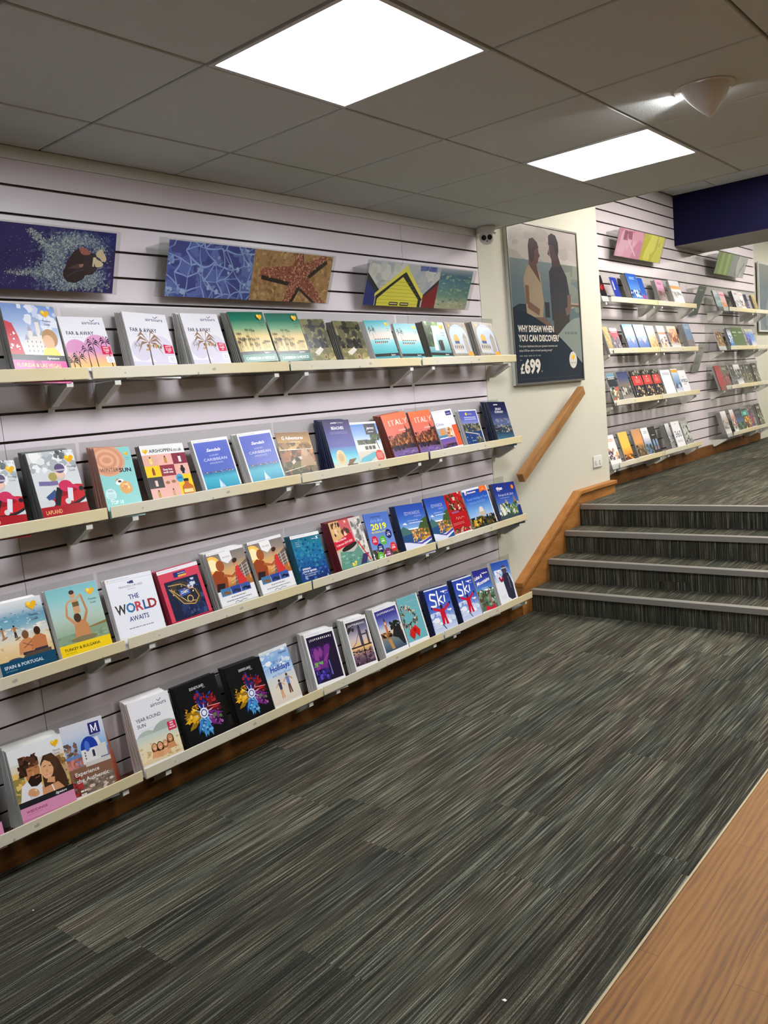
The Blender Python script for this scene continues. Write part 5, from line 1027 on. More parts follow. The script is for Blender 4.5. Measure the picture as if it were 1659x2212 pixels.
FAR=[
 (1, 'k1', 6.416, 0.119, 0.176),
 (1, 'choose', 6.687, 0.129, 0.171),
 (1, 'skyblue', 7.045, 0.224, 0.226),
 (1, 'bluered', 7.267, 0.115, 0.200),
 (1, 'pinkbrown', 7.678, 0.170, 0.205),
 (1, 'mtn', 8.023, 0.252, 0.217),
 (1, 'teal', 9.216, 0.249, 0.174),
 (1, 'pink', 9.4, 0.170, 0.166),
 (1, 'maroonwhite', 9.874, 0.214, 0.200),
 (1, 'whor', 10.096, 0.135, 0.188),
 (1, 'navy', 10.272, 0.093, 0.172),
 (1, 'gold', 10.581, 0.133, 0.181),
 (2, 'gold', 6.504, 0.081, 0.180),
 (2, 'redwhite', 6.632, 0.143, 0.171),
 (2, 'boat', 6.91, 0.209, 0.209),
 (2, 'boat', 7.143, 0.228, 0.209),
 (2, 'tan', 7.402, 0.183, 0.200),
 (2, 'wed', 7.658, 0.178, 0.202),
 (2, 'orange', 7.907, 0.229, 0.202),
 (2, 'bluegrey', 8.352, 0.182, 0.233),
 (2, 'brown', 9.222, 0.220, 0.158),
 (2, 'navywhite', 9.633, 0.145, 0.202),
 (2, 'green', 9.776, 0.429, 0.208),
 (2, 'bluefall', 10.283, 0.153, 0.190),
 (2, 'bluew', 10.427, 0.168, 0.191),
 (3, 'mosaic', 6.55, 0.167, 0.226),
 (3, 'night', 6.764, 0.214, 0.233),
 (3, 'bred', 7.044, 0.213, 0.234),
 (3, 'bred', 7.279, 0.188, 0.236),
 (3, 'bred', 7.5, 0.168, 0.233),
 (3, 'white', 7.716, 0.235, 0.220),
 (3, 'ship', 7.983, 0.195, 0.224),
 (3, 'world', 8.149, 0.195, 0.203),
 (3, 'red', 9.217, 0.195, 0.222),
 (3, 'darkpink', 9.412, 0.193, 0.222),
 (3, 'charcoal', 9.697, 0.162, 0.223),
 (3, 'columns', 9.854, 0.234, 0.219),
 (3, 'bgreen', 10.07, 0.121, 0.213),
 (3, 'bgreen', 10.248, 0.175, 0.215),
 (3, 'bphoto', 10.539, 0.184, 0.221),
 (4, 'whor', 6.44, 0.202, 0.231),
 (4, 'sunset', 6.732, 0.179, 0.236),
 (4, 'orsky', 7.012, 0.181, 0.237),
 (4, 'trees', 7.216, 0.151, 0.234),
 (4, 'arches', 7.369, 0.158, 0.232),
 (4, 'greywhite', 7.777, 0.078, 0.231),
 (4, 'n360', 7.936, 0.207, 0.235),
 (4, 'wheel', 8.186, 0.179, 0.221),
 (4, 'white2', 9.387, 0.171, 0.240),
 (4, 'whred', 9.686, 0.140, 0.236),
 (4, 'nightree', 9.819, 0.273, 0.235),
 (4, 'yellowred', 10.091, 0.208, 0.224),
 (4, 'mosaic2', 10.331, 0.119, 0.226),
 (4, 'bphoto', 10.657, 0.186, 0.245),
]

ZL = {1: 1.732, 2: 1.217, 3: 0.712, 4: 0.190}          # top of the ticket strips, near wall
ZF = {1: 2.19, 2: 1.775, 3: 1.352, 4: 0.837}           # far wall
ROWN = {1: 'top', 2: 'second', 3: 'third', 4: 'lowest'}

def shelf(x, y0, y1, zl, label, group, strip0=None, strip1=None):
    """clear acrylic tray with a cream ticket strip on its front lip, on two white brackets"""
    t = thing('brochure_shelf', label, 'shelf', (x, y0, zl), group=group); L = y1 - y0
    a = MB(); a.box(0.012, 0, -0.050, 0.158, L, -0.0455); a.box(0.1545, 0, -0.0452, 0.158, L, -0.002)
    a.prism([(0.0015, -0.05), (0.0045, -0.05), (0.0045, 0.245), (0.0015, 0.245)], 0, L)
    a.build('tray', M_ACRYL, t)
    s0 = 0 if strip0 is None else strip0 - y0; s1 = L if strip1 is None else strip1 - y0
    MB().prism([(0.1585, -0.0435), (0.1600, -0.0435), (0.1612, -0.0415), (0.1612, -0.002), (0.1600, 0.0), (0.1585, 0.0)], s0, s1).build('label_strip', M_STRIP, t)
    for yb in (0.105, L - 0.075):
        b = MB(); T = 0.0015
        pr = [(0.0015, -0.052), (0.150, -0.052), (0.150, -0.066), (0.03, -0.128), (0.0015, -0.132)]
        b.prism(pr, yb - T, yb + T)
        b.prism([(0.151, -0.052), (0.1535, -0.052), (0.1535, -0.068), (0.03, -0.1315), (0.03, -0.1285), (0.151, -0.066)], yb - 0.013, yb + 0.013)
        b.box(0.0005, yb - 0.013, -0.150, 0.0025, yb + 0.013, -0.052)
        b.build('bracket', M_BRACKET, t)
    return t
for r in range(1, 5):
    for k, (a, b) in enumerate(((0.705, 1.697), (1.713, 2.707), (2.717, 3.703), (3.721, 4.716))):
        w = ['leftmost', 'second', 'third', 'last'][k]
        shelf(0, a, b, ZL[r], f'{w} clear shelf with cream strip on the {ROWN[r]} row of the near wall', 'shelf sections on the near slatted wall')
for r in range(1, 5):
    for k, (a, b, s0) in enumerate(((6.37, 7.535, 6.555), (7.545, 8.53, None), (9.21, 10.49, 9.55), (10.50, 11.05, None))):
        w = ['left bay near half', 'left bay far half', 'right bay near half', 'right bay far half'][k]
        shelf(XF, a, b, ZF[r], f'clear shelf with cream strip, upper level {ROWN[r]} row, {w}', 'shelf sections on the upper level wall', strip0=s0)

SPINE = {'beaches': (26, 36, 84), 'worldwide': (112, 22, 40), 'black': (14, 14, 20), 'italy': (150, 70, 54), 'wintersun': (176, 120, 100), 'feather': (24, 92, 110), 'edwards': (30, 44, 92),
         'jersey': (28, 34, 66), 'ski': (34, 46, 90), 'redcruise': (176, 40, 70), 'lapland': (90, 92, 92), 'titan': (70, 74, 100), 'greenpalm': (150, 150, 140), 'y2019': (110, 140, 196),
         'olive': (90, 90, 76), 'newmarket': (200, 200, 206), 'florida': (130, 130, 124), 'waterfall': (110, 108, 100), 'dome': (150, 144, 136), 'airshop': (110, 100, 90),
         'red': (140, 34, 44), 'bred': (16, 16, 18), 'skyblue': (30, 44, 66), 'black2': (16, 16, 18), 'arches': (26, 26, 28), 'maroonwhite': (90, 28, 44), 'teal': (30, 60, 70), 'navywhite': (20, 24, 44),
         'bphoto': (18, 18, 20), 'greywhite': (60, 62, 62), 'pinkbrown': (190, 180, 186), 'boat': (90, 92, 96), 'green': (60, 84, 46), 'bluegrey': (150, 154, 160), 'weddings': (210, 210, 206), 'pando': (205, 204, 202)}
def spine_mat(key):
    c = SPINE.get(key, (236, 234, 230)); nm = 'cover_stock_%d_%d_%d' % c
    if nm in MATS: return MATS[nm]
    N = Nodes(nm); N.b.inputs['Roughness'].default_value = 0.4      # fine ridges of folded sheets across the spine
    no = N.n('ShaderNodeTexNoise', Scale=1.0, Detail=1.0); N.l(N.coords((700, 9, 2)), no.inputs['Vector'])
    N.l(N.ramp(no.outputs[0], [(0.36, [v * 0.55 for v in c]), (0.48, c), (0.7, [min(255, v * 1.12) for v in c])]), N.b.inputs['Base Color'])
    MATS[nm] = N.m; return N.m

LEAN = math.atan(0.30)
FOOTC = {'florida': (226, 84, 160), 'lapland': (168, 22, 34), 'spain': (18, 70, 100), 'turkey': (240, 206, 24), 'weddings': (214, 142, 178), 'greenpalm': (34, 120, 98), 'airshop': (232, 178, 166), 'edwards': (200, 206, 230), 'italy': (90, 70, 120),
         'wintersun': (142, 208, 204), 'carib': (46, 152, 184), 'beaches': (212, 196, 168), 'newmarket': (30, 40, 30), 'titan': (60, 74, 80), 'ski': (206, 214, 236), 'worldwide': (90, 130, 120), 'y2019': (80, 84, 50), 'jersey': (50, 90, 110)}
def body(w, h, t):
    """closed magazine: pages within a thin cover, rounded at the spine (left, y = 0); front face at x = 0"""
    m = MB(); e = min(0.0018, t * 0.3); c = 0.0004
    m.prism([(-e, 0.0), (0, e), (0, w), (-c, w), (-c, 0.002), (-t + c, 0.002), (-t + c, w), (-t, w), (-t, e), (-t + e, 0.0)], 0, h, 'z', 0)
    m.box(-t + c + 0.0001, 0.0021, 0.0005, -c - 0.0001, w - 0.0008, h - 0.0006, 1)
    return m
ALT = {}
def front(key, x0, y0, w, hv, k, zl, label, group, t=0.0075, matm=None):
    foot = 0.0455; kk = max(-0.06, min(0.06, k))
    h = foot + hv * math.hypot(1, 0.30)
    z = zl - 0.0445 + (w * abs(math.sin(kk)) if kk < 0 else 0) * 0.5
    o = thing('brochure', label, 'brochure', (x0 + 0.1525, y0, zl - 0.0445), (kk, -LEAN, 0), group)
    body(w, h, t).build('pages', [spine_mat(key), M_PAGES], o)
    a = Art(w - 0.001, h - foot - 0.0005, foot=foot, footcol=FOOTC.get(key, SPINE.get(key, (226, 226, 228)))); COV[key](a)
    art = a.build('cover', matm or M_PRINT, o)
    # artwork (u, v, height above the sheet) -> (y, z, x) of the front face
    art.data.transform(Matrix(((0, 0, 1, 0.00012), (1, 0, 0, 0.0008), (0, 1, 0, foot), (0, 0, 0, 1))))
    return o

LAB = {
 'florida': ['tall brochure with a pale palace, gold heart and magenta foot on the top row'],
 'farpink': ['white brochure with palm silhouettes on a pink sky, beside the magenta-footed one'],
 'faraway': ['white brochure with one grey palm and a red tag, the left of its two copies', 'white brochure with one grey palm and a red tag, next to the green palm covers'],
 'greenpalm': ['glossy green and yellow brochure of many palms, the left copy', 'glossy green and yellow brochure of many palms, the right copy beside the olive one'],
 'olive': ['olive brochure of leaf shadows and a coffee cup, touching the green palm cover', 'olive brochure of leaf shadows and a coffee cup, beside the turquoise beach'],
 'tealbeach': ['turquoise beach brochure with one palm and a row of parasols, the larger left copy', 'turquoise beach brochure with one palm and parasols, the right copy'],
 'waterfall': ['pale brochure with green leaves and a white waterfall on the top row'],
 'dome': ['beige brochure of a golden dome in an arch, the left copy', 'beige brochure of a golden dome in an arch, last on the top row'],
 'lapland': ['snow brochure with children on a red sledge, cut by the photo edge', 'snow brochure with children on a red sledge, whole copy beside the straw hat cover'],
 'wintersun': ['turquoise brochure with a woven straw hat and a drink, second row'],
 'airshop': ['white-headed catalogue with a grid of bottles, watches and sunglasses'],
 'carib': ['violet-blue brochure with white script title and a small sail, the left copy', 'violet-blue brochure with white script title and a small sail, the right copy'],
 'gadv': ['brown safari brochure of mountains and a woman in a hat, second row'],
 'beaches': ['deep blue brochure with a sun hat and deck chair, on a thick navy stack'],
 'james': ['brochure of a white villa and pool with a dark logo square and red disc'],
 'italy': ['orange brochure of a canal at dusk, the left copy', 'orange brochure of a canal at dusk, the right copy'],
 'cities': ['white brochure with small city pictures and an orange side bar'],
 'coast': ['violet brochure of a rocky coast and dark blue bay'],
 'jersey': ['dark night-blue harbour brochure at the right end of the second row'],
 'spain': ['beach brochure with a seated couple and a dark teal foot, left end of third row'],
 'turkey': ['pale teal brochure of a man lifting a child, with a yellow foot'],
 'princess': ['white brochure with one big word of multicoloured letters'],
 'redcruise': ['red brochure with a ship deck seen from above on dark sea'],
 'pando': ['sunset brochure of a couple at a ship rail, the left copy beside the red one', 'sunset brochure of a couple at a ship rail, the right copy'],
 'feather': ['blue-green feathered brochure dipping below the gap between two strips'],
 'worldwide': ['canal gondola brochure with a red title flag, on a wine-red stack'],
 'y2019': ['light blue brochure with yellow year and round price badges'],
 'edwards': ['blue brochure of an orange village by a lake, the larger left copy', 'blue brochure of an orange village by a lake, the right copy'],
 'bauble': ['narrow red festive brochure with baubles'],
 'newmarket': ['blue brochure of a white domed mausoleum with an orange ribbon'],
 'titan': ['navy brochure of cone-roofed white houses at the right end of third row'],
 'weddings': ['pink-footed brochure cut by the left edge of the photo', 'pink-footed brochure of an embracing couple, lowest row'],
 'manos': ['brochure of a blue-domed white chapel with a navy square logo'],
 'yearround': ['white brochure of four people lying on a beach, lowest row'],
 'black': ['black brochure with a burst of colours, the left copy', 'black brochure with a burst of colours, the right copy beside the beach children'],
 'haven': ['pale beach brochure with two running children and blue brush lettering'],
 'aurora': ['white-framed brochure of a purple night sky'],
 'towerbr': ['white-framed brochure of a twin-towered bridge at sunrise'],
 'bigben': ['white-framed brochure of a lit clock tower by a river'],
 'wreath': ['light teal brochure of a wreath with a red bow'],
 'ski': ['blue brochure of a skier in red, the left copy', 'blue brochure of a skier in red, the right copy'],
 'lakes': ['blue brochure of a lake and mountains partly behind the skier in red'],
 'skier': ['pale blue brochure of a goggled skier in dark clothes, last of the lowest row'],
}
WORD = {k: v[0].split(',')[0] for k, v in LAB.items()}
used = {}
PITCH = 0.0125
for r, key, y0, w, hv, k, t in MAIN:
    i = used.get(key, 0); used[key] = i + 1
    L = LAB[key]; lab = L[min(i, len(L) - 1)]
    grp = f'brochure fronts on the {ROWN[r]} row of the near wall'
    th = 0.0075 if t >= 0.016 else 0.0055
    front(key, 0, y0, w, hv, k, ZL[r], lab, grp, th)
    n = int(round((t - 0.004) / PITCH)); t2 = min(t, 0.120)
    if n <= 0: continue
    rnd = random.Random(int(y0 * 1000) + r)
    h = 0.0455 + hv * math.hypot(1, 0.30)
    bb, bt = t2, min(t, 0.052)
    th_c = min(0.0092, (bt - 0.004) / (n + 0.6) * 0.93) if n else 0
    proto = None
    kk = max(-0.06, min(0.06, k))
    for q in range(1, n + 1):
        xb = 0.1525 - 0.0075 - (bb - 0.0075) * (q - 1) / n - 0.0014
        xt = 0.1525 - 0.30 * (h * math.cos(LEAN)) - 0.0075 - (bt - 0.0075) * (q - 1) / n - 0.0014
        le = math.atan((xb - xt) / (h * math.cos(LEAN)))
        if proto is None:
            proto = body(w - 0.004, h - 0.004, th_c).build('brochure', [spine_mat(key), M_PAGES]); o = proto
            tag(o, f'copies stacked behind the {WORD[key]}' if len(L) == 1 else f'copies stacked behind the {lab}', 'brochure', None)
            o['label'] = ' '.join(o['label'].split()[:16]).rstrip(',')
            o['group'] = f'copies behind {lab.split(",")[0]}' + (f' {i + 1}' if len(L) > 1 else '')
        else:
            o = proto.copy(); C.objects.link(o)
        o.location = (xb, y0 + rnd.uniform(-0.0015, 0.0035), ZL[r] - 0.0444); o.rotation_euler = (kk, -le, 0)

FLAB = {'k1': 'dark brochures half hidden behind the cream wall corner, top row', 'choose': 'blue brochure with a sideways white word, top row of upper level', 'skyblue': 'sky blue brochure on a thick dark stack, top row of upper level', 'bluered': 'narrow blue brochure with a little red at its foot, upper level',
 'pinkbrown': 'pink brochure with a brown lower half, upper level', 'mtn': 'white mountain brochure at the right end of the left bay, top row', 'teal': 'dark teal brochure hanging out of the left end of the right bay', 'pink': 'small pink and tan brochure beside the dark teal one',
 'maroonwhite': 'white brochure on a maroon stack, right bay top row', 'whor': 'white brochure with an orange mark, {r} row of upper level', 'navy': 'narrow navy brochure, right bay top row', 'gold': 'olive gold brochure, {r} row of upper level', 'redwhite': 'white brochure with a red band over a dark picture',
 'boat': 'light blue sea brochure of the {q} copy, upper level second row', 'tan': 'sandy tan brochure of walkers, upper level second row', 'wed': 'white and lilac brochure with an orange square, upper level', 'orange': 'white and orange brochure of a desert palace, upper level', 'bluegrey': 'blue-grey brochure on a thick pale stack, upper level',
 'brown': 'brown picture brochure hanging out of the right bay, second row', 'navywhite': 'navy brochure with a white and blue splash', 'green': 'wide plain green brochures, right bay second row', 'bluefall': 'blue waterfall brochure, right bay second row', 'bluew': 'pale blue sky brochure, last of the second row',
 'mosaic': 'teal brochure with a dark title block, half hidden by the wall corner', 'night': 'dark evening sky brochure, upper level third row', 'bred': 'black brochure with a red title block, {q} of three', 'white': 'plain white brochure, upper level third row', 'ship': 'white brochure with a small ship picture', 'world': 'white brochure with one large grey word, upper level',
 'red': 'dark red brochure hanging out of the right bay, third row', 'darkpink': 'dark brochure with pink flowers beside the dark red one', 'charcoal': 'charcoal brochure, right bay third row', 'columns': 'white brochure with a band of dark columns', 'bgreen': 'narrow charcoal and green brochure, {q} copy of the right bay', 'bphoto': 'black brochure with a landscape picture at the right end of the {r} row',
 'sunset': 'yellow sunset brochure, lowest row of upper level', 'orsky': 'orange sky brochure over dark land, lowest row of upper level', 'trees': 'white brochure with trees and water, lowest row of upper level', 'arches': 'black brochure with two blue arches', 'greywhite': 'grey and white brochure behind a black stack', 'n360': 'white brochure with a large dark blue number', 'wheel': 'grey brochure of round shapes beside the numbered one',
 'white2': 'white brochure on a pale grey stack, right bay lowest row', 'whred': 'white and red brochure, right bay lowest row', 'nightree': 'dark brochure of trees under a blue night', 'yellowred': 'yellow and red patterned brochure with a teal title', 'mosaic2': 'red and blue patterned brochure, right bay lowest row'}
FT = {'skyblue': 0.045, 'pinkbrown': 0.04, 'mtn': 0.03, 'boat': 0.02, 'bluegrey': 0.05, 'bred': 0.02, 'greywhite': 0.05, 'sunset': 0.02, 'orsky': 0.02, 'wheel': 0.02, 'maroonwhite': 0.04, 'gold': 0.03, 'red': 0.03, 'white2': 0.05, 'bphoto': 0.04, 'navywhite': 0.03, 'ship': 0.01, 'teal': 0.02, 'n360': 0.01, 'tan': 0.012}
MINW = {'pinkbrown': 0.17}
ful = {}; rest = MB(); last = {}
NXT = {}
for r, key, y0, w, hv in sorted(FAR, key=lambda q: (q[0], q[2])): NXT.setdefault(r, []).append(y0)
M_REST = mat('stacked_stock', (150, 148, 146), 0.6, var=0.2)
QN = ['left', 'right', 'third']
for r, key, y0, w, hv in FAR:
    i = ful.get(key, 0); ful[key] = i + 1
    nx = min([q for q in NXT[r] if q > y0 + 0.01] + [y0 + 1]); w = min(max(w, 0.10), nx - y0 - 0.004, 0.44)
    lab = FLAB[key].replace('{r}', ROWN[r]).replace('{q}', (['left', 'middle', 'right'] if key == 'bred' else QN)[min(i, 2)])
    front(key, XF, y0, w, hv, 0.0, ZF[r], lab, f'brochure fronts on the {ROWN[r]} row of the upper level wall', 0.006, M_PRINT)
    t = FT.get(key, 0)
    for q in range(int(t / 0.011)):
        xb = 0.1525 - 0.0078 - 0.011 * q
        h = 0.04 + hv * 1.03; d = 0.0095; c, s = math.cos(LEAN), math.sin(LEAN)
        P = lambda a, b: (XF + xb - a * c - b * s, ZF[r] - 0.0444 + b * c + (-a * s if False else 0) + a * 0.0)
        rest.prism([P(0, 0), P(d, 0), P(d, h - 0.006 * (q % 2)), P(0, h - 0.006 * (q % 2))], y0 - 0.004 * (q + 1) * 0.3, y0 + w - 0.004, 'y')
ro = rest.build('stacked_brochures', [M_REST]); tag(ro, 'spare copies stacked behind the front brochures on the upper level wall', 'brochures', kind='stuff')

# one orange-edged brochure standing askew in the gap beside the chapel cover
ob = thing('brochure', 'orange brochure standing askew in the gap right of the blue-domed chapel cover', 'brochure', (0.128, 1.606, ZL[4] - 0.0444), (0, -LEAN, math.radians(52)), 'brochure fronts on the lowest row of the near wall')
body(0.125, 0.27, 0.005).build('pages', [mat('rust_stock', (120, 44, 30), 0.4), M_PAGES], ob)
ob.rotation_mode = 'ZYX'
a = Art(0.124, 0.2695); a.grad(0, 1, [(150, 60, 40), (206, 96, 50), (214, 120, 70), (206, 130, 90)])
o = a.build('cover', M_PRINT, ob); o.data.transform(Matrix(((0, 0, 1, 0.00012), (1, 0, 0, 0.0005), (0, 1, 0, 0), (0, 0, 0, 1))))

# ------------------------------------------------------------------ picture holders on the slatted walls
def tilt_frame(x0, z0, x1, z1, y0):
    """axes of a sheet whose foot is at (x0, z0) and head at (x1, z1): u along the wall, v up the sheet, w off its face"""
    L = math.hypot(x1 - x0, z1 - z0); vx, vz = (x1 - x0) / L, (z1 - z0) / L
    return Matrix(((0, vx, vz, x0), (1, 0, 0, y0), (0, vz, -vx, z0), (0, 0, 0, 1))), L
def holder(y0, y1, x0, z0, x1, z1, label, group, pics, name='picture_holder', cat='sign holder'):
    Mx, L = tilt_frame(x0, z0, x1, z1, 0)
    t = thing(name, label, cat, (0, y0, 0), group=group); W = y1 - y0; e = 0.0015
    a = MB(); a.box(0, -0.002, 0.0030, W, L + 0.006, 0.0045); a.box(0, -0.002, -0.0045, W, L + 0.006, -0.0030); a.box(0, -0.0035, -0.0045, W, -0.002, 0.0045)
    a.box(-0.0015, -0.002, -0.0045, 0, L + 0.006, 0.0045); a.box(W, -0.002, -0.0045, W + 0.0015, L + 0.006, 0.0045)
    o = a.build('holder', M_ACRYL, t); o.data.transform(Mx)
    hk = MB(); xw = x0 if x0 < 0.02 else 0
    wall = 0.0 if x0 > 0 else XF
    hz = z1 - 0.012
    hx = x0 + (x1 - x0) * 0.93
    hk.box(wall + 0.001, 0.02, hz - 0.0015, hx - 0.006, W - 0.02, hz + 0.0015)
    hk.box(wall + 0.001, 0.02, hz - 0.03, wall + 0.004, W - 0.02, hz - 0.0016)
    hk.build('hook_plate', M_ACRYL, t)
    for u0, u1, fn, lb in pics:
        A = Art(u1 - u0, L); fn(A); A.c = [tuple(min(0.85, q * 1.3) for q in c) for c in A.c]; MB_ = MB().box(u0, 0, -0.001, u1, L, 0)  # print colours brightened to offset weak light on the down-facing sheets
        card = MB_.build('picture', M_PAGES, t, recalc=True); card.data.transform(Mx); card['label'] = lb
        p = A.build('print', M_PRINT_MATT, card); p.data.transform(Matrix.Translation((u0, 0, 0.0001))); p.data.transform(Mx)
    return t

def p_blue(a): a.rect(0, 0, 1, 1, (30, 38, 96)); a.blobs(0, 0, 1, 1, 60, 0.07, [(26, 34, 88), (34, 44, 106)], 1)
def p_diver(a):
    a.rect(0, 0, 1, 1, (30, 36, 98)); r = random.Random(5)
    a.blobs(0, 0, 1, 1, 50, 0.09, [(28, 34, 94), (32, 40, 104), (26, 32, 88)], 1)
    def U(X, Y): return (X / 1040, (790 - Y) / 615)
    def cloud(X, Y, sx, sy, n, q0, q1, ang=None, cols=((168, 182, 184), (120, 138, 150), (196, 204, 200), (90, 108, 128))):
        a.up(4e-6)
        for _ in range(n):
            x, y = U(r.gauss(X, sx), r.gauss(Y, sy)); q = r.uniform(q0, q1)
            if not (0.003 < x < 0.985 and 0.01 < y < 0.985): continue
            t = r.uniform(0, 6.28) if ang is None else ang + r.uniform(-0.4, 0.4); c, s_ = math.cos(t), math.sin(t); L = r.uniform(1, 2.2)
            a.z += 2e-7; a.poly([(x - c * q * L, y - s_ * q * L * a.a), (x + s_ * q * 0.6, y - c * q * 0.6 * a.a), (x + c * q * L, y + s_ * q * L * a.a), (x - s_ * q * 0.6, y + c * q * 0.6 * a.a)], r.choice(cols), False)
    SP = ((500, 440, 80, 90, 420), (600, 320, 90, 60, 300), (700, 280, 130, 40, 300), (820, 650, 90, 90, 420), (600, 700, 110, 60, 360), (430, 600, 110, 70, 260), (880, 350, 60, 60, 160))
    for X, Y, sx, sy, n in SP: cloud(X, Y, sx * 1.1, sy * 1.1, n // 8, 0.015, 0.035, cols=((46, 58, 108), (58, 72, 116), (40, 50, 104)))
    for X, Y, sx, sy, n in SP: cloud(X, Y, sx * 0.8, sy * 0.8, n // 3, 0.008, 0.02, cols=((84, 100, 128), (100, 116, 138), (70, 86, 120)))
    for X, Y, sx, sy, n in SP: cloud(X, Y, sx * 0.75, sy * 0.75, n, 0.002, 0.009, cols=((140, 156, 164), (120, 138, 150), (176, 188, 188), (100, 118, 136)))
    for i in range(26):
        f = i / 25; cloud(260 + 230 * f, 230 + 190 * f, 16 + 14 * f, 14 + 12 * f, 16, 0.003, 0.007); cloud(100 + 380 * f, 625 + 15 * math.sin(f * 9), 20, 12 + 8 * f, 12, 0.003, 0.006)
    cloud(400, 400, 260, 190, 500, 0.0012, 0.003); cloud(850, 330, 140, 90, 160, 0.0012, 0.003); cloud(330, 700, 160, 60, 160, 0.001, 0.003)
    P = lambda *L: [U(*q) for q in L]
    a.poly(P((560, 620), (590, 500), (650, 390), (700, 350), (760, 360), (800, 400), (850, 395), (868, 470), (870, 560), (830, 605), (770, 615), (740, 665), (680, 700), (610, 695), (575, 660)), (34, 34, 44))
    a.poly(P((690, 350), (740, 345), (790, 370), (800, 405), (760, 425), (715, 405)), (150, 92, 84)).poly(P((600, 560), (670, 515), (745, 505), (740, 545), (680, 560)), (70, 58, 60)).poly(P((700, 515), (745, 505), (742, 530), (712, 545)), (150, 110, 100))
    a.poly(P((745, 420), (850, 400), (866, 480), (860, 560), (790, 600), (750, 540)), (44, 42, 54)).line(P((600, 640), (680, 580), (760, 560)), 0.012, (54, 52, 66))
    a.poly(P((868, 385), (888, 352), (905, 350), (918, 370), (945, 410), (958, 445), (945, 472), (915, 468), (893, 440), (870, 428), (856, 404)), (204, 182, 148)).poly(P((834, 435), (850, 430), (868, 452), (905, 468), (930, 492), (922, 518), (885, 528), (855, 525), (848, 498), (832, 482)), (214, 194, 156))
    for i in range(5): a.ell(*U(838 - i, 444 + i * 18), 0.009, (220, 200, 162)).ell(*U(866 + i * 10, 392 - i * 9), 0.008, (212, 188, 154))
def p_pool(a):
    a.rect(0, 0, 1, 1, (84, 94, 160)); r = random.Random(3)
    a.blobs(0, 0, 1, 1, 90, 0.09, [(72, 80, 146), (80, 92, 156), (94, 108, 172), (66, 72, 134)], 1)
    # nets of light: a jittered mesh of soft curved bands
    NX, NY = 10, 6
    gp = {(i, j): (-0.06 + 1.12 * (i + r.uniform(-0.36, 0.36) + 0.5 * (j % 2)) / (NX - 1), -0.1 + 1.2 * (j + r.uniform(-0.34, 0.34)) / (NY - 1)) for i in range(-1, NX) for j in range(NY)}
    pts = list(gp.values()); r.shuffle(pts)
    for (i, j), p in gp.items():
        for d in ((1, 0), (0, 1), (-1, 1)) if r.random() < 0.45 else ((1, 0), (0, 1)):
            q = gp.get((i + d[0], j + d[1]))
            if q is None or r.random() < 0.10: continue
            mx, my = (p[0] + q[0]) / 2 + r.uniform(-0.04, 0.04), (p[1] + q[1]) / 2 + r.uniform(-0.08, 0.08)
            P = [((1 - t) ** 2 * p[0] + 2 * t * (1 - t) * mx + t * t * q[0], (1 - t) ** 2 * p[1] + 2 * t * (1 - t) * my + t * t * q[1]) for t in [k / 6 for k in range(7)]]
            w = r.uniform(0.5, 1.3)
            a.line(P, 0.020 * w, (112, 130, 188), 0.012 * w); a.z -= 2.4e-5
            a.line(P, 0.009 * w, (154, 174, 214), 0.004 * w); a.z -= 2.0e-5
    a.up(4e-5)
    for i, p in enumerate(pts[:20]): a.blobs(max(0, p[0] - 0.07), max(0, p[1] - 0.09), min(1, p[0] + 0.07), min(1, p[1] + 0.09), 6, 0.026, [(136, 156, 200), (156, 176, 212), (112, 132, 188)], i, k=5)
def p_star(a):
    a.rect(0, 0, 1, 1, (164, 126, 84)); a.blobs(0, 0, 1, 1, 420, 0.022, [(150, 112, 72), (176, 138, 94), (164, 126, 84), (190, 154, 108), (138, 100, 64)], 2, up=5e-7)
    arms = [((0.09, 0.58), 0.085), ((0.54, 1.12), 0.08), ((0.90, 0.98), 0.07), ((0.95, -0.06), 0.08), ((0.43, -0.12), 0.075)]
    cx, cy = 0.56, 0.57
    def arm(p, w, dx, dy, col):
        dxx, dyy = p[0] - cx, (p[1] - cy) / a.a; L = math.hypot(dxx, dyy); nx, ny = -dyy / L, dxx / L
        a.poly([(cx + nx * w + dx, cy + ny * w * a.a + dy), (p[0] + nx * w * 0.35 + dx, p[1] + ny * w * 0.35 * a.a + dy), (p[0] - nx * w * 0.35 + dx, p[1] - ny * w * 0.35 * a.a + dy), (cx - nx * w + dx, cy - ny * w * a.a + dy)], col)
    for p, w in arms: arm(p, w, 0.02, -0.09, (50, 38, 32))
    for p, w in arms: arm(p, w, 0, 0, (142, 84, 66))
    a.ell(cx, cy, 0.09, (142, 84, 66)); r = random.Random(6)
    for p, w in arms:
        L = math.hypot(p[0] - cx, (p[1] - cy) / a.a)
        for i in range(150):
            f = r.uniform(0, 1); ww = w * (1 - 0.6 * f); o = r.uniform(-ww, ww); x = cx + (p[0] - cx) * f - (p[1] - cy) / a.a / L * o; y = cy + (p[1] - cy) * f + (p[0] - cx) / L * o * a.a
            if 0.01 < x < 0.99 and 0.01 < y < 0.99: a.z += 5e-7; q = r.uniform(0.004, 0.009); a.ell(x, y, q, r.choice([(196, 136, 112), (210, 156, 130), (112, 58, 46), (176, 112, 90), (90, 46, 38)]), n=6); a.z -= 2.2e-5
    a.up()
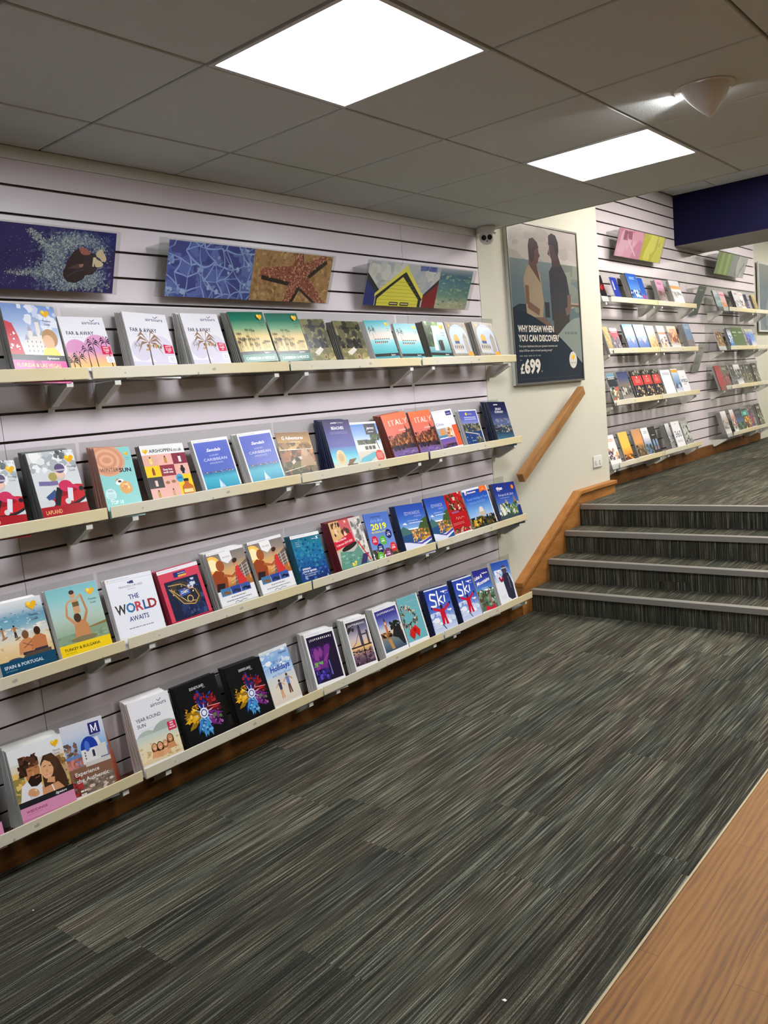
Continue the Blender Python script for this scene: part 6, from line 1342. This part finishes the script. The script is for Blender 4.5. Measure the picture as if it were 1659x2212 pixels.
def p_huts(a):
    a.grad(0, 1, [(170, 172, 170), (182, 182, 178), (190, 188, 184), (176, 176, 176)]); a.blobs(0, 0.35, 1, 1, 60, 0.08, [(186, 184, 178), (170, 170, 170), (196, 192, 186), (160, 164, 172)], 3).blobs(0.66, 0.88, 0.94, 1, 10, 0.06, [(76, 84, 140), (92, 98, 150)], 4)
    a.poly([(0, 0), (0, 0.62), (0.14, 0.36), (0.14, 0)], (42, 48, 110)).poly([(0, 0.74), (0.18, 0.36), (0.14, 0.30), (0, 0.58)], (40, 40, 46))
    a.poly([(0.80, 0), (0.80, 0.28), (1, 0.66), (1, 0)], (120, 30, 38)).poly([(0.78, 0.22), (0.80, 0.32), (1, 0.72), (1, 0.60)], (54, 42, 44))
    a.poly([(0.15, 0), (0.15, 0.24), (0.48, 0.84), (0.78, 0.24), (0.78, 0)], (36, 36, 40)).poly([(0.17, 0), (0.17, 0.18), (0.47, 0.70), (0.74, 0.18), (0.74, 0)], (222, 200, 74))
    for i in range(7): a.rect(0.17, 0.06 + i * 0.085, 0.74, 0.068 + i * 0.085, (150, 132, 40))
    a.poly([(0.15, 0.24), (0.46, 0.80), (0.62, 0.60), (0.80, 0.24), (0.80, 0.9), (0.15, 0.9)], (182, 182, 178)) if False else None
    a.poly([(0.13, 0.24), (0.47, 0.86), (0.50, 1.0), (0.53, 0.86), (0.81, 0.24), (0.78, 0.16), (0.49, 0.76), (0.17, 0.16)], (36, 36, 40)).poly([(0.13, 0.28), (0.13, 0.20), (0.47, 0.78), (0.50, 0.82), (0.79, 0.20), (0.80, 0.28), (0.52, 0.92), (0.50, 1.0), (0.47, 0.90)], (216, 198, 84))
    a.rect(0.34, 0.02, 0.46, 0.10, (44, 38, 20)).rect(0.49, 0.02, 0.61, 0.10, (44, 38, 20)).rect(0.35, 0.05, 0.45, 0.075, (206, 196, 150)).rect(0.50, 0.05, 0.60, 0.075, (206, 196, 150))
def p_sea(a): a.grad(0, 1, [(170, 164, 136), (150, 156, 130), (104, 134, 120), (86, 122, 122), (76, 112, 124), (66, 98, 116), (150, 156, 164)]); a.blobs(0, 0.08, 1, 0.86, 110, 0.05, [(96, 130, 124), (120, 144, 126), (84, 118, 122), (136, 152, 130)], 3, ar=0.4, up=5e-7).blobs(0, 0, 1, 0.2, 24, 0.08, [(176, 170, 144), (158, 156, 132)], 5, ar=0.4)
def p_shell(a): a.rect(0, 0, 1, 1, (196, 130, 160)); a.blobs(0, 0, 1, 1, 40, 0.2, [(206, 146, 172), (180, 108, 140), (214, 164, 184), (190, 120, 150)], 3, ar=1.4).line([(0.2, 0.9), (0.5, 0.5), (0.8, 0.1)], 0.03, (222, 180, 196)).blobs(0.2, 0.6, 0.55, 0.95, 8, 0.1, [(140, 70, 100), (160, 84, 116)], 5)
def p_lime(a): a.rect(0, 0, 1, 1, (190, 184, 60)); a.blobs(0, 0, 1, 1, 36, 0.16, [(200, 194, 70), (176, 170, 50), (206, 200, 90)], 3, ar=1.6)
def p_leaf(a): a.rect(0, 0, 1, 1, (150, 176, 96)); [a.rect(0.1 + i * 0.2, 0, 0.2 + i * 0.2, 1, [(130, 160, 80), (176, 196, 126)][i % 2]) for i in range(5)]
def p_stone(a): a.rect(0, 0, 1, 1, (146, 150, 160)); a.blobs(0.4, 0, 1, 1, 40, 0.12, [(190, 190, 190), (110, 112, 116), (170, 172, 176)], 3, ar=1.6)
G = 'landscape picture holders above the near shelves'
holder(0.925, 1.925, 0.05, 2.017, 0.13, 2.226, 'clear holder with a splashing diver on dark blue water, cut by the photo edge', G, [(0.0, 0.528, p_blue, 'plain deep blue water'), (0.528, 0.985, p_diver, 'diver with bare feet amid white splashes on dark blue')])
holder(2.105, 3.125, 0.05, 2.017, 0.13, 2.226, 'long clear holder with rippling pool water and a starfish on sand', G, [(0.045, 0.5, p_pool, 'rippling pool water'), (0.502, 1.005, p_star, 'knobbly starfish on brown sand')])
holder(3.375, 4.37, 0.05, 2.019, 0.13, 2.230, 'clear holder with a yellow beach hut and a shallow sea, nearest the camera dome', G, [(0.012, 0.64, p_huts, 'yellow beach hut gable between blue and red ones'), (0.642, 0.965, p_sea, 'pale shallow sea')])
G = 'landscape picture holders on the upper level wall'
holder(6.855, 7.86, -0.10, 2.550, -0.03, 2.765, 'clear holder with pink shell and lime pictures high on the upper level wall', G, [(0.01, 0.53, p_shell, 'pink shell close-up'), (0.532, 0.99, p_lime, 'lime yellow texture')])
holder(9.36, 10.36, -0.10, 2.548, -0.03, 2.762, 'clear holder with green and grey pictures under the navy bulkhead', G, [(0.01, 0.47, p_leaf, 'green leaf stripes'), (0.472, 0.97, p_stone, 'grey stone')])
def p_tealleaf(a): a.rect(0, 0, 1, 1, (40, 72, 82)); a.bars(0.2, 0.84, 0.5, 0.05, 1, (120, 150, 156))
def p_greyleaf(a): a.rect(0, 0, 1, 1, (186, 186, 186)); a.bars(0.2, 0.84, 0.5, 0.05, 1, (110, 110, 112)); a.bars(0.1, 0.3, 0.7, 0.3, 6, (130, 130, 130))
G = 'single leaflet holders between the two bays'
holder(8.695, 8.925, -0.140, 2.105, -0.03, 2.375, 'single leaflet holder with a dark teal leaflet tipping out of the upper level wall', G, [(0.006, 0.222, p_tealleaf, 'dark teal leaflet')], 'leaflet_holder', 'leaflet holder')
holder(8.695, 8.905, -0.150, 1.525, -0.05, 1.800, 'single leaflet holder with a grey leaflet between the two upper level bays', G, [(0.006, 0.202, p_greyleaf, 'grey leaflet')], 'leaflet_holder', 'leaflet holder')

# ------------------------------------------------------------------ large framed poster by the steps
po = thing('wall_poster', 'large framed poster of a couple by the sea above the oak handrail', 'poster', (0.001, 4.925, 1.537))
PW, PH = 1.005, 1.085
MB().box(0, 0, 0, 0.022, PW, PH).build('backing', M_TFRAME, po, bevel=0.002)
fr = MB()
for y0, z0, y1, z1 in ((0, 0, PW, 0.012), (0, PH - 0.012, PW, PH), (0, 0.012, 0.012, PH - 0.012), (PW - 0.012, 0.012, PW, PH - 0.012)): fr.box(0.0221, y0, z0, 0.029, y1, z1)
fr.build('frame', mat('poster_frame', (120, 118, 112), 0.35, metal=0.4), po)
a = Art(PW - 0.026, PH - 0.026)  # print colours greyed to include the haze of a glossy reflection
a.grad(0.42, 1, [(92, 110, 112), (100, 114, 116), (110, 122, 122), (120, 130, 128), (160, 150, 144), (168, 160, 156), (180, 172, 170)])
a.blobs(0, 0.72, 1, 1, 30, 0.16, [(170, 162, 158), (162, 155, 150), (176, 169, 166)], 3, ar=0.4).grad(0.0, 0.78, [(100, 112, 108), (96, 110, 110), (86, 104, 108), (92, 106, 112), (112, 122, 124)], 0, 1).blobs(0.6, 0.45, 1, 0.78, 24, 0.12, [(120, 126, 118), (130, 134, 124), (112, 120, 114)], 4, ar=0.7)
a.rect(0.8, 0.50, 1, 0.515, (96, 84, 70)).rect(0.8, 0.515, 1, 0.525, (150, 136, 120)).poly([(0, 0.3), (0, 0.47), (0.1, 0.5), (0.2, 0.5), (0.25, 0.44), (0.5, 0.3)], (44, 52, 58))
# woman in a pale top
a.poly([(0.20, 0.42), (0.18, 0.66), (0.24, 0.745), (0.36, 0.75), (0.42, 0.70), (0.45, 0.52), (0.42, 0.40)], (146, 130, 110)).poly([(0.27, 0.75), (0.27, 0.80), (0.36, 0.80), (0.38, 0.74), (0.42, 0.64)], (92, 72, 66)).ell(0.355, 0.83, 0.062, (96, 74, 70), 0.085).poly([(0.27, 0.80), (0.268, 0.87), (0.29, 0.915), (0.345, 0.925), (0.40, 0.90), (0.42, 0.865), (0.385, 0.86), (0.355, 0.845), (0.35, 0.79), (0.31, 0.765)], (74, 64, 66)).poly([(0.41, 0.84), (0.435, 0.815), (0.41, 0.80)], (96, 74, 70)).line([(0.22, 0.62), (0.22, 0.50), (0.38, 0.45)], 0.05, (110, 84, 74)).poly([(0.22, 0.42), (0.46, 0.42), (0.6, 0.34), (0.5, 0.28), (0.3, 0.36)], (104, 86, 76))
# man in a dark shirt
a.poly([(0.56, 0.40), (0.55, 0.72), (0.60, 0.76), (0.74, 0.775), (0.82, 0.70), (0.86, 0.56), (0.86, 0.50), (0.80, 0.42)], (60, 60, 66)).poly([(0.58, 0.30), (0.58, 0.44), (0.84, 0.48), (0.82, 0.34), (0.74, 0.28)], (64, 60, 60)).poly([(0.60, 0.75), (0.60, 0.82), (0.70, 0.84), (0.74, 0.77)], (78, 66, 66)).ell(0.64, 0.868, 0.068, (84, 70, 70), 0.09).poly([(0.565, 0.895), (0.57, 0.955), (0.62, 0.975), (0.68, 0.965), (0.715, 0.92), (0.715, 0.86), (0.69, 0.82), (0.665, 0.86), (0.64, 0.90)], (68, 63, 68)).poly([(0.565, 0.87), (0.545, 0.835), (0.575, 0.82)], (84, 70, 70)).line([(0.84, 0.58), (0.84, 0.48), (0.78, 0.46)], 0.055, (104, 86, 78)).rect(0.46, 0.42, 0.53, 0.52, (56, 56, 62))
a.poly([(0.62, 0.30), (0.78, 0.38), (0.9, 0.42), (1, 0.43), (1, 0.1), (0.8, 0.2)], (126, 136, 130)).bars(0.74, 0.31, 0.2, 0.018, 1, (104, 112, 112))
P = [(0, 0)] + [(t / 16, 0.47 - 0.05 * t / 16 - 0.31 * (t / 16) ** 1.8) for t in range(2, 17)] + [(1, 0)]
a.poly([(0, 0), (0, 0.455)] + P[1:], (36, 46, 58))
a.text('WHY DREAM WHEN', 0.06, 0.325, 0.040, (216, 210, 200), w=0.51, bold=0.03).text('YOU CAN DISCOVER?', 0.06, 0.265, 0.040, (216, 210, 200), w=0.58, bold=0.03)
a.text('Turn your daydreams into your greatest memories and', 0.06, 0.228, 0.013, (190, 188, 182), w=0.55, bold=0.01).text('enjoy £150 per cabin on board spending money*', 0.06, 0.200, 0.013, (190, 188, 182), w=0.47, bold=0.01).bars(0.06, 0.168, 0.3, 0.008, 1, (110, 116, 122)).text('from', 0.06, 0.142, 0.009, (150, 152, 154))
a.text('£', 0.06, 0.063, 0.060, (218, 212, 202), w=0.055, bold=0.03).text('699', 0.118, 0.063, 0.085, (218, 212, 202), w=0.225, bold=0.04).text('pp*', 0.35, 0.066, 0.010, (218, 212, 202))
a.ell(0.85, 0.135, 0.062, (206, 204, 196), n=40).heart(0.85, 0.155, 0.026, False).text('Thomas Cook', 0.85, 0.112, 0.009, (60, 62, 70), al='C', w=0.09, bold=0.01).rect(0.05, 0.024, 0.95, 0.025, (84, 92, 100))
pr = a.build('print', M_PRINT, po); pr.data.transform(Matrix(((0, 0, 1, 0.0222), (1, 0, 0, 0.013), (0, 1, 0, 0.013), (0, 0, 0, 1))))

# framed print past the end of the upper level slatted wall
fp = thing('framed_picture', 'grey-blue framed picture past the end of the upper level slatted wall', 'picture', (XF + 0.001, 11.16, 1.95))
MB().box(0, 0, 0, 0.02, 1.0, 0.85).build('frame', M_TFRAME, fp, bevel=0.002)
a = Art(0.96, 0.81); a.grad(0, 1, [(110, 124, 132), (96, 112, 124), (100, 114, 124), (150, 152, 148)]); a.blobs(0, 0, 1, 0.5, 20, 0.2, [(96, 110, 120), (120, 130, 134)], 3)
pr = a.build('print', M_PRINT, fp); pr.data.transform(Matrix(((0, 0, 1, 0.0202), (1, 0, 0, 0.02), (0, 1, 0, 0.02), (0, 0, 0, 1))))
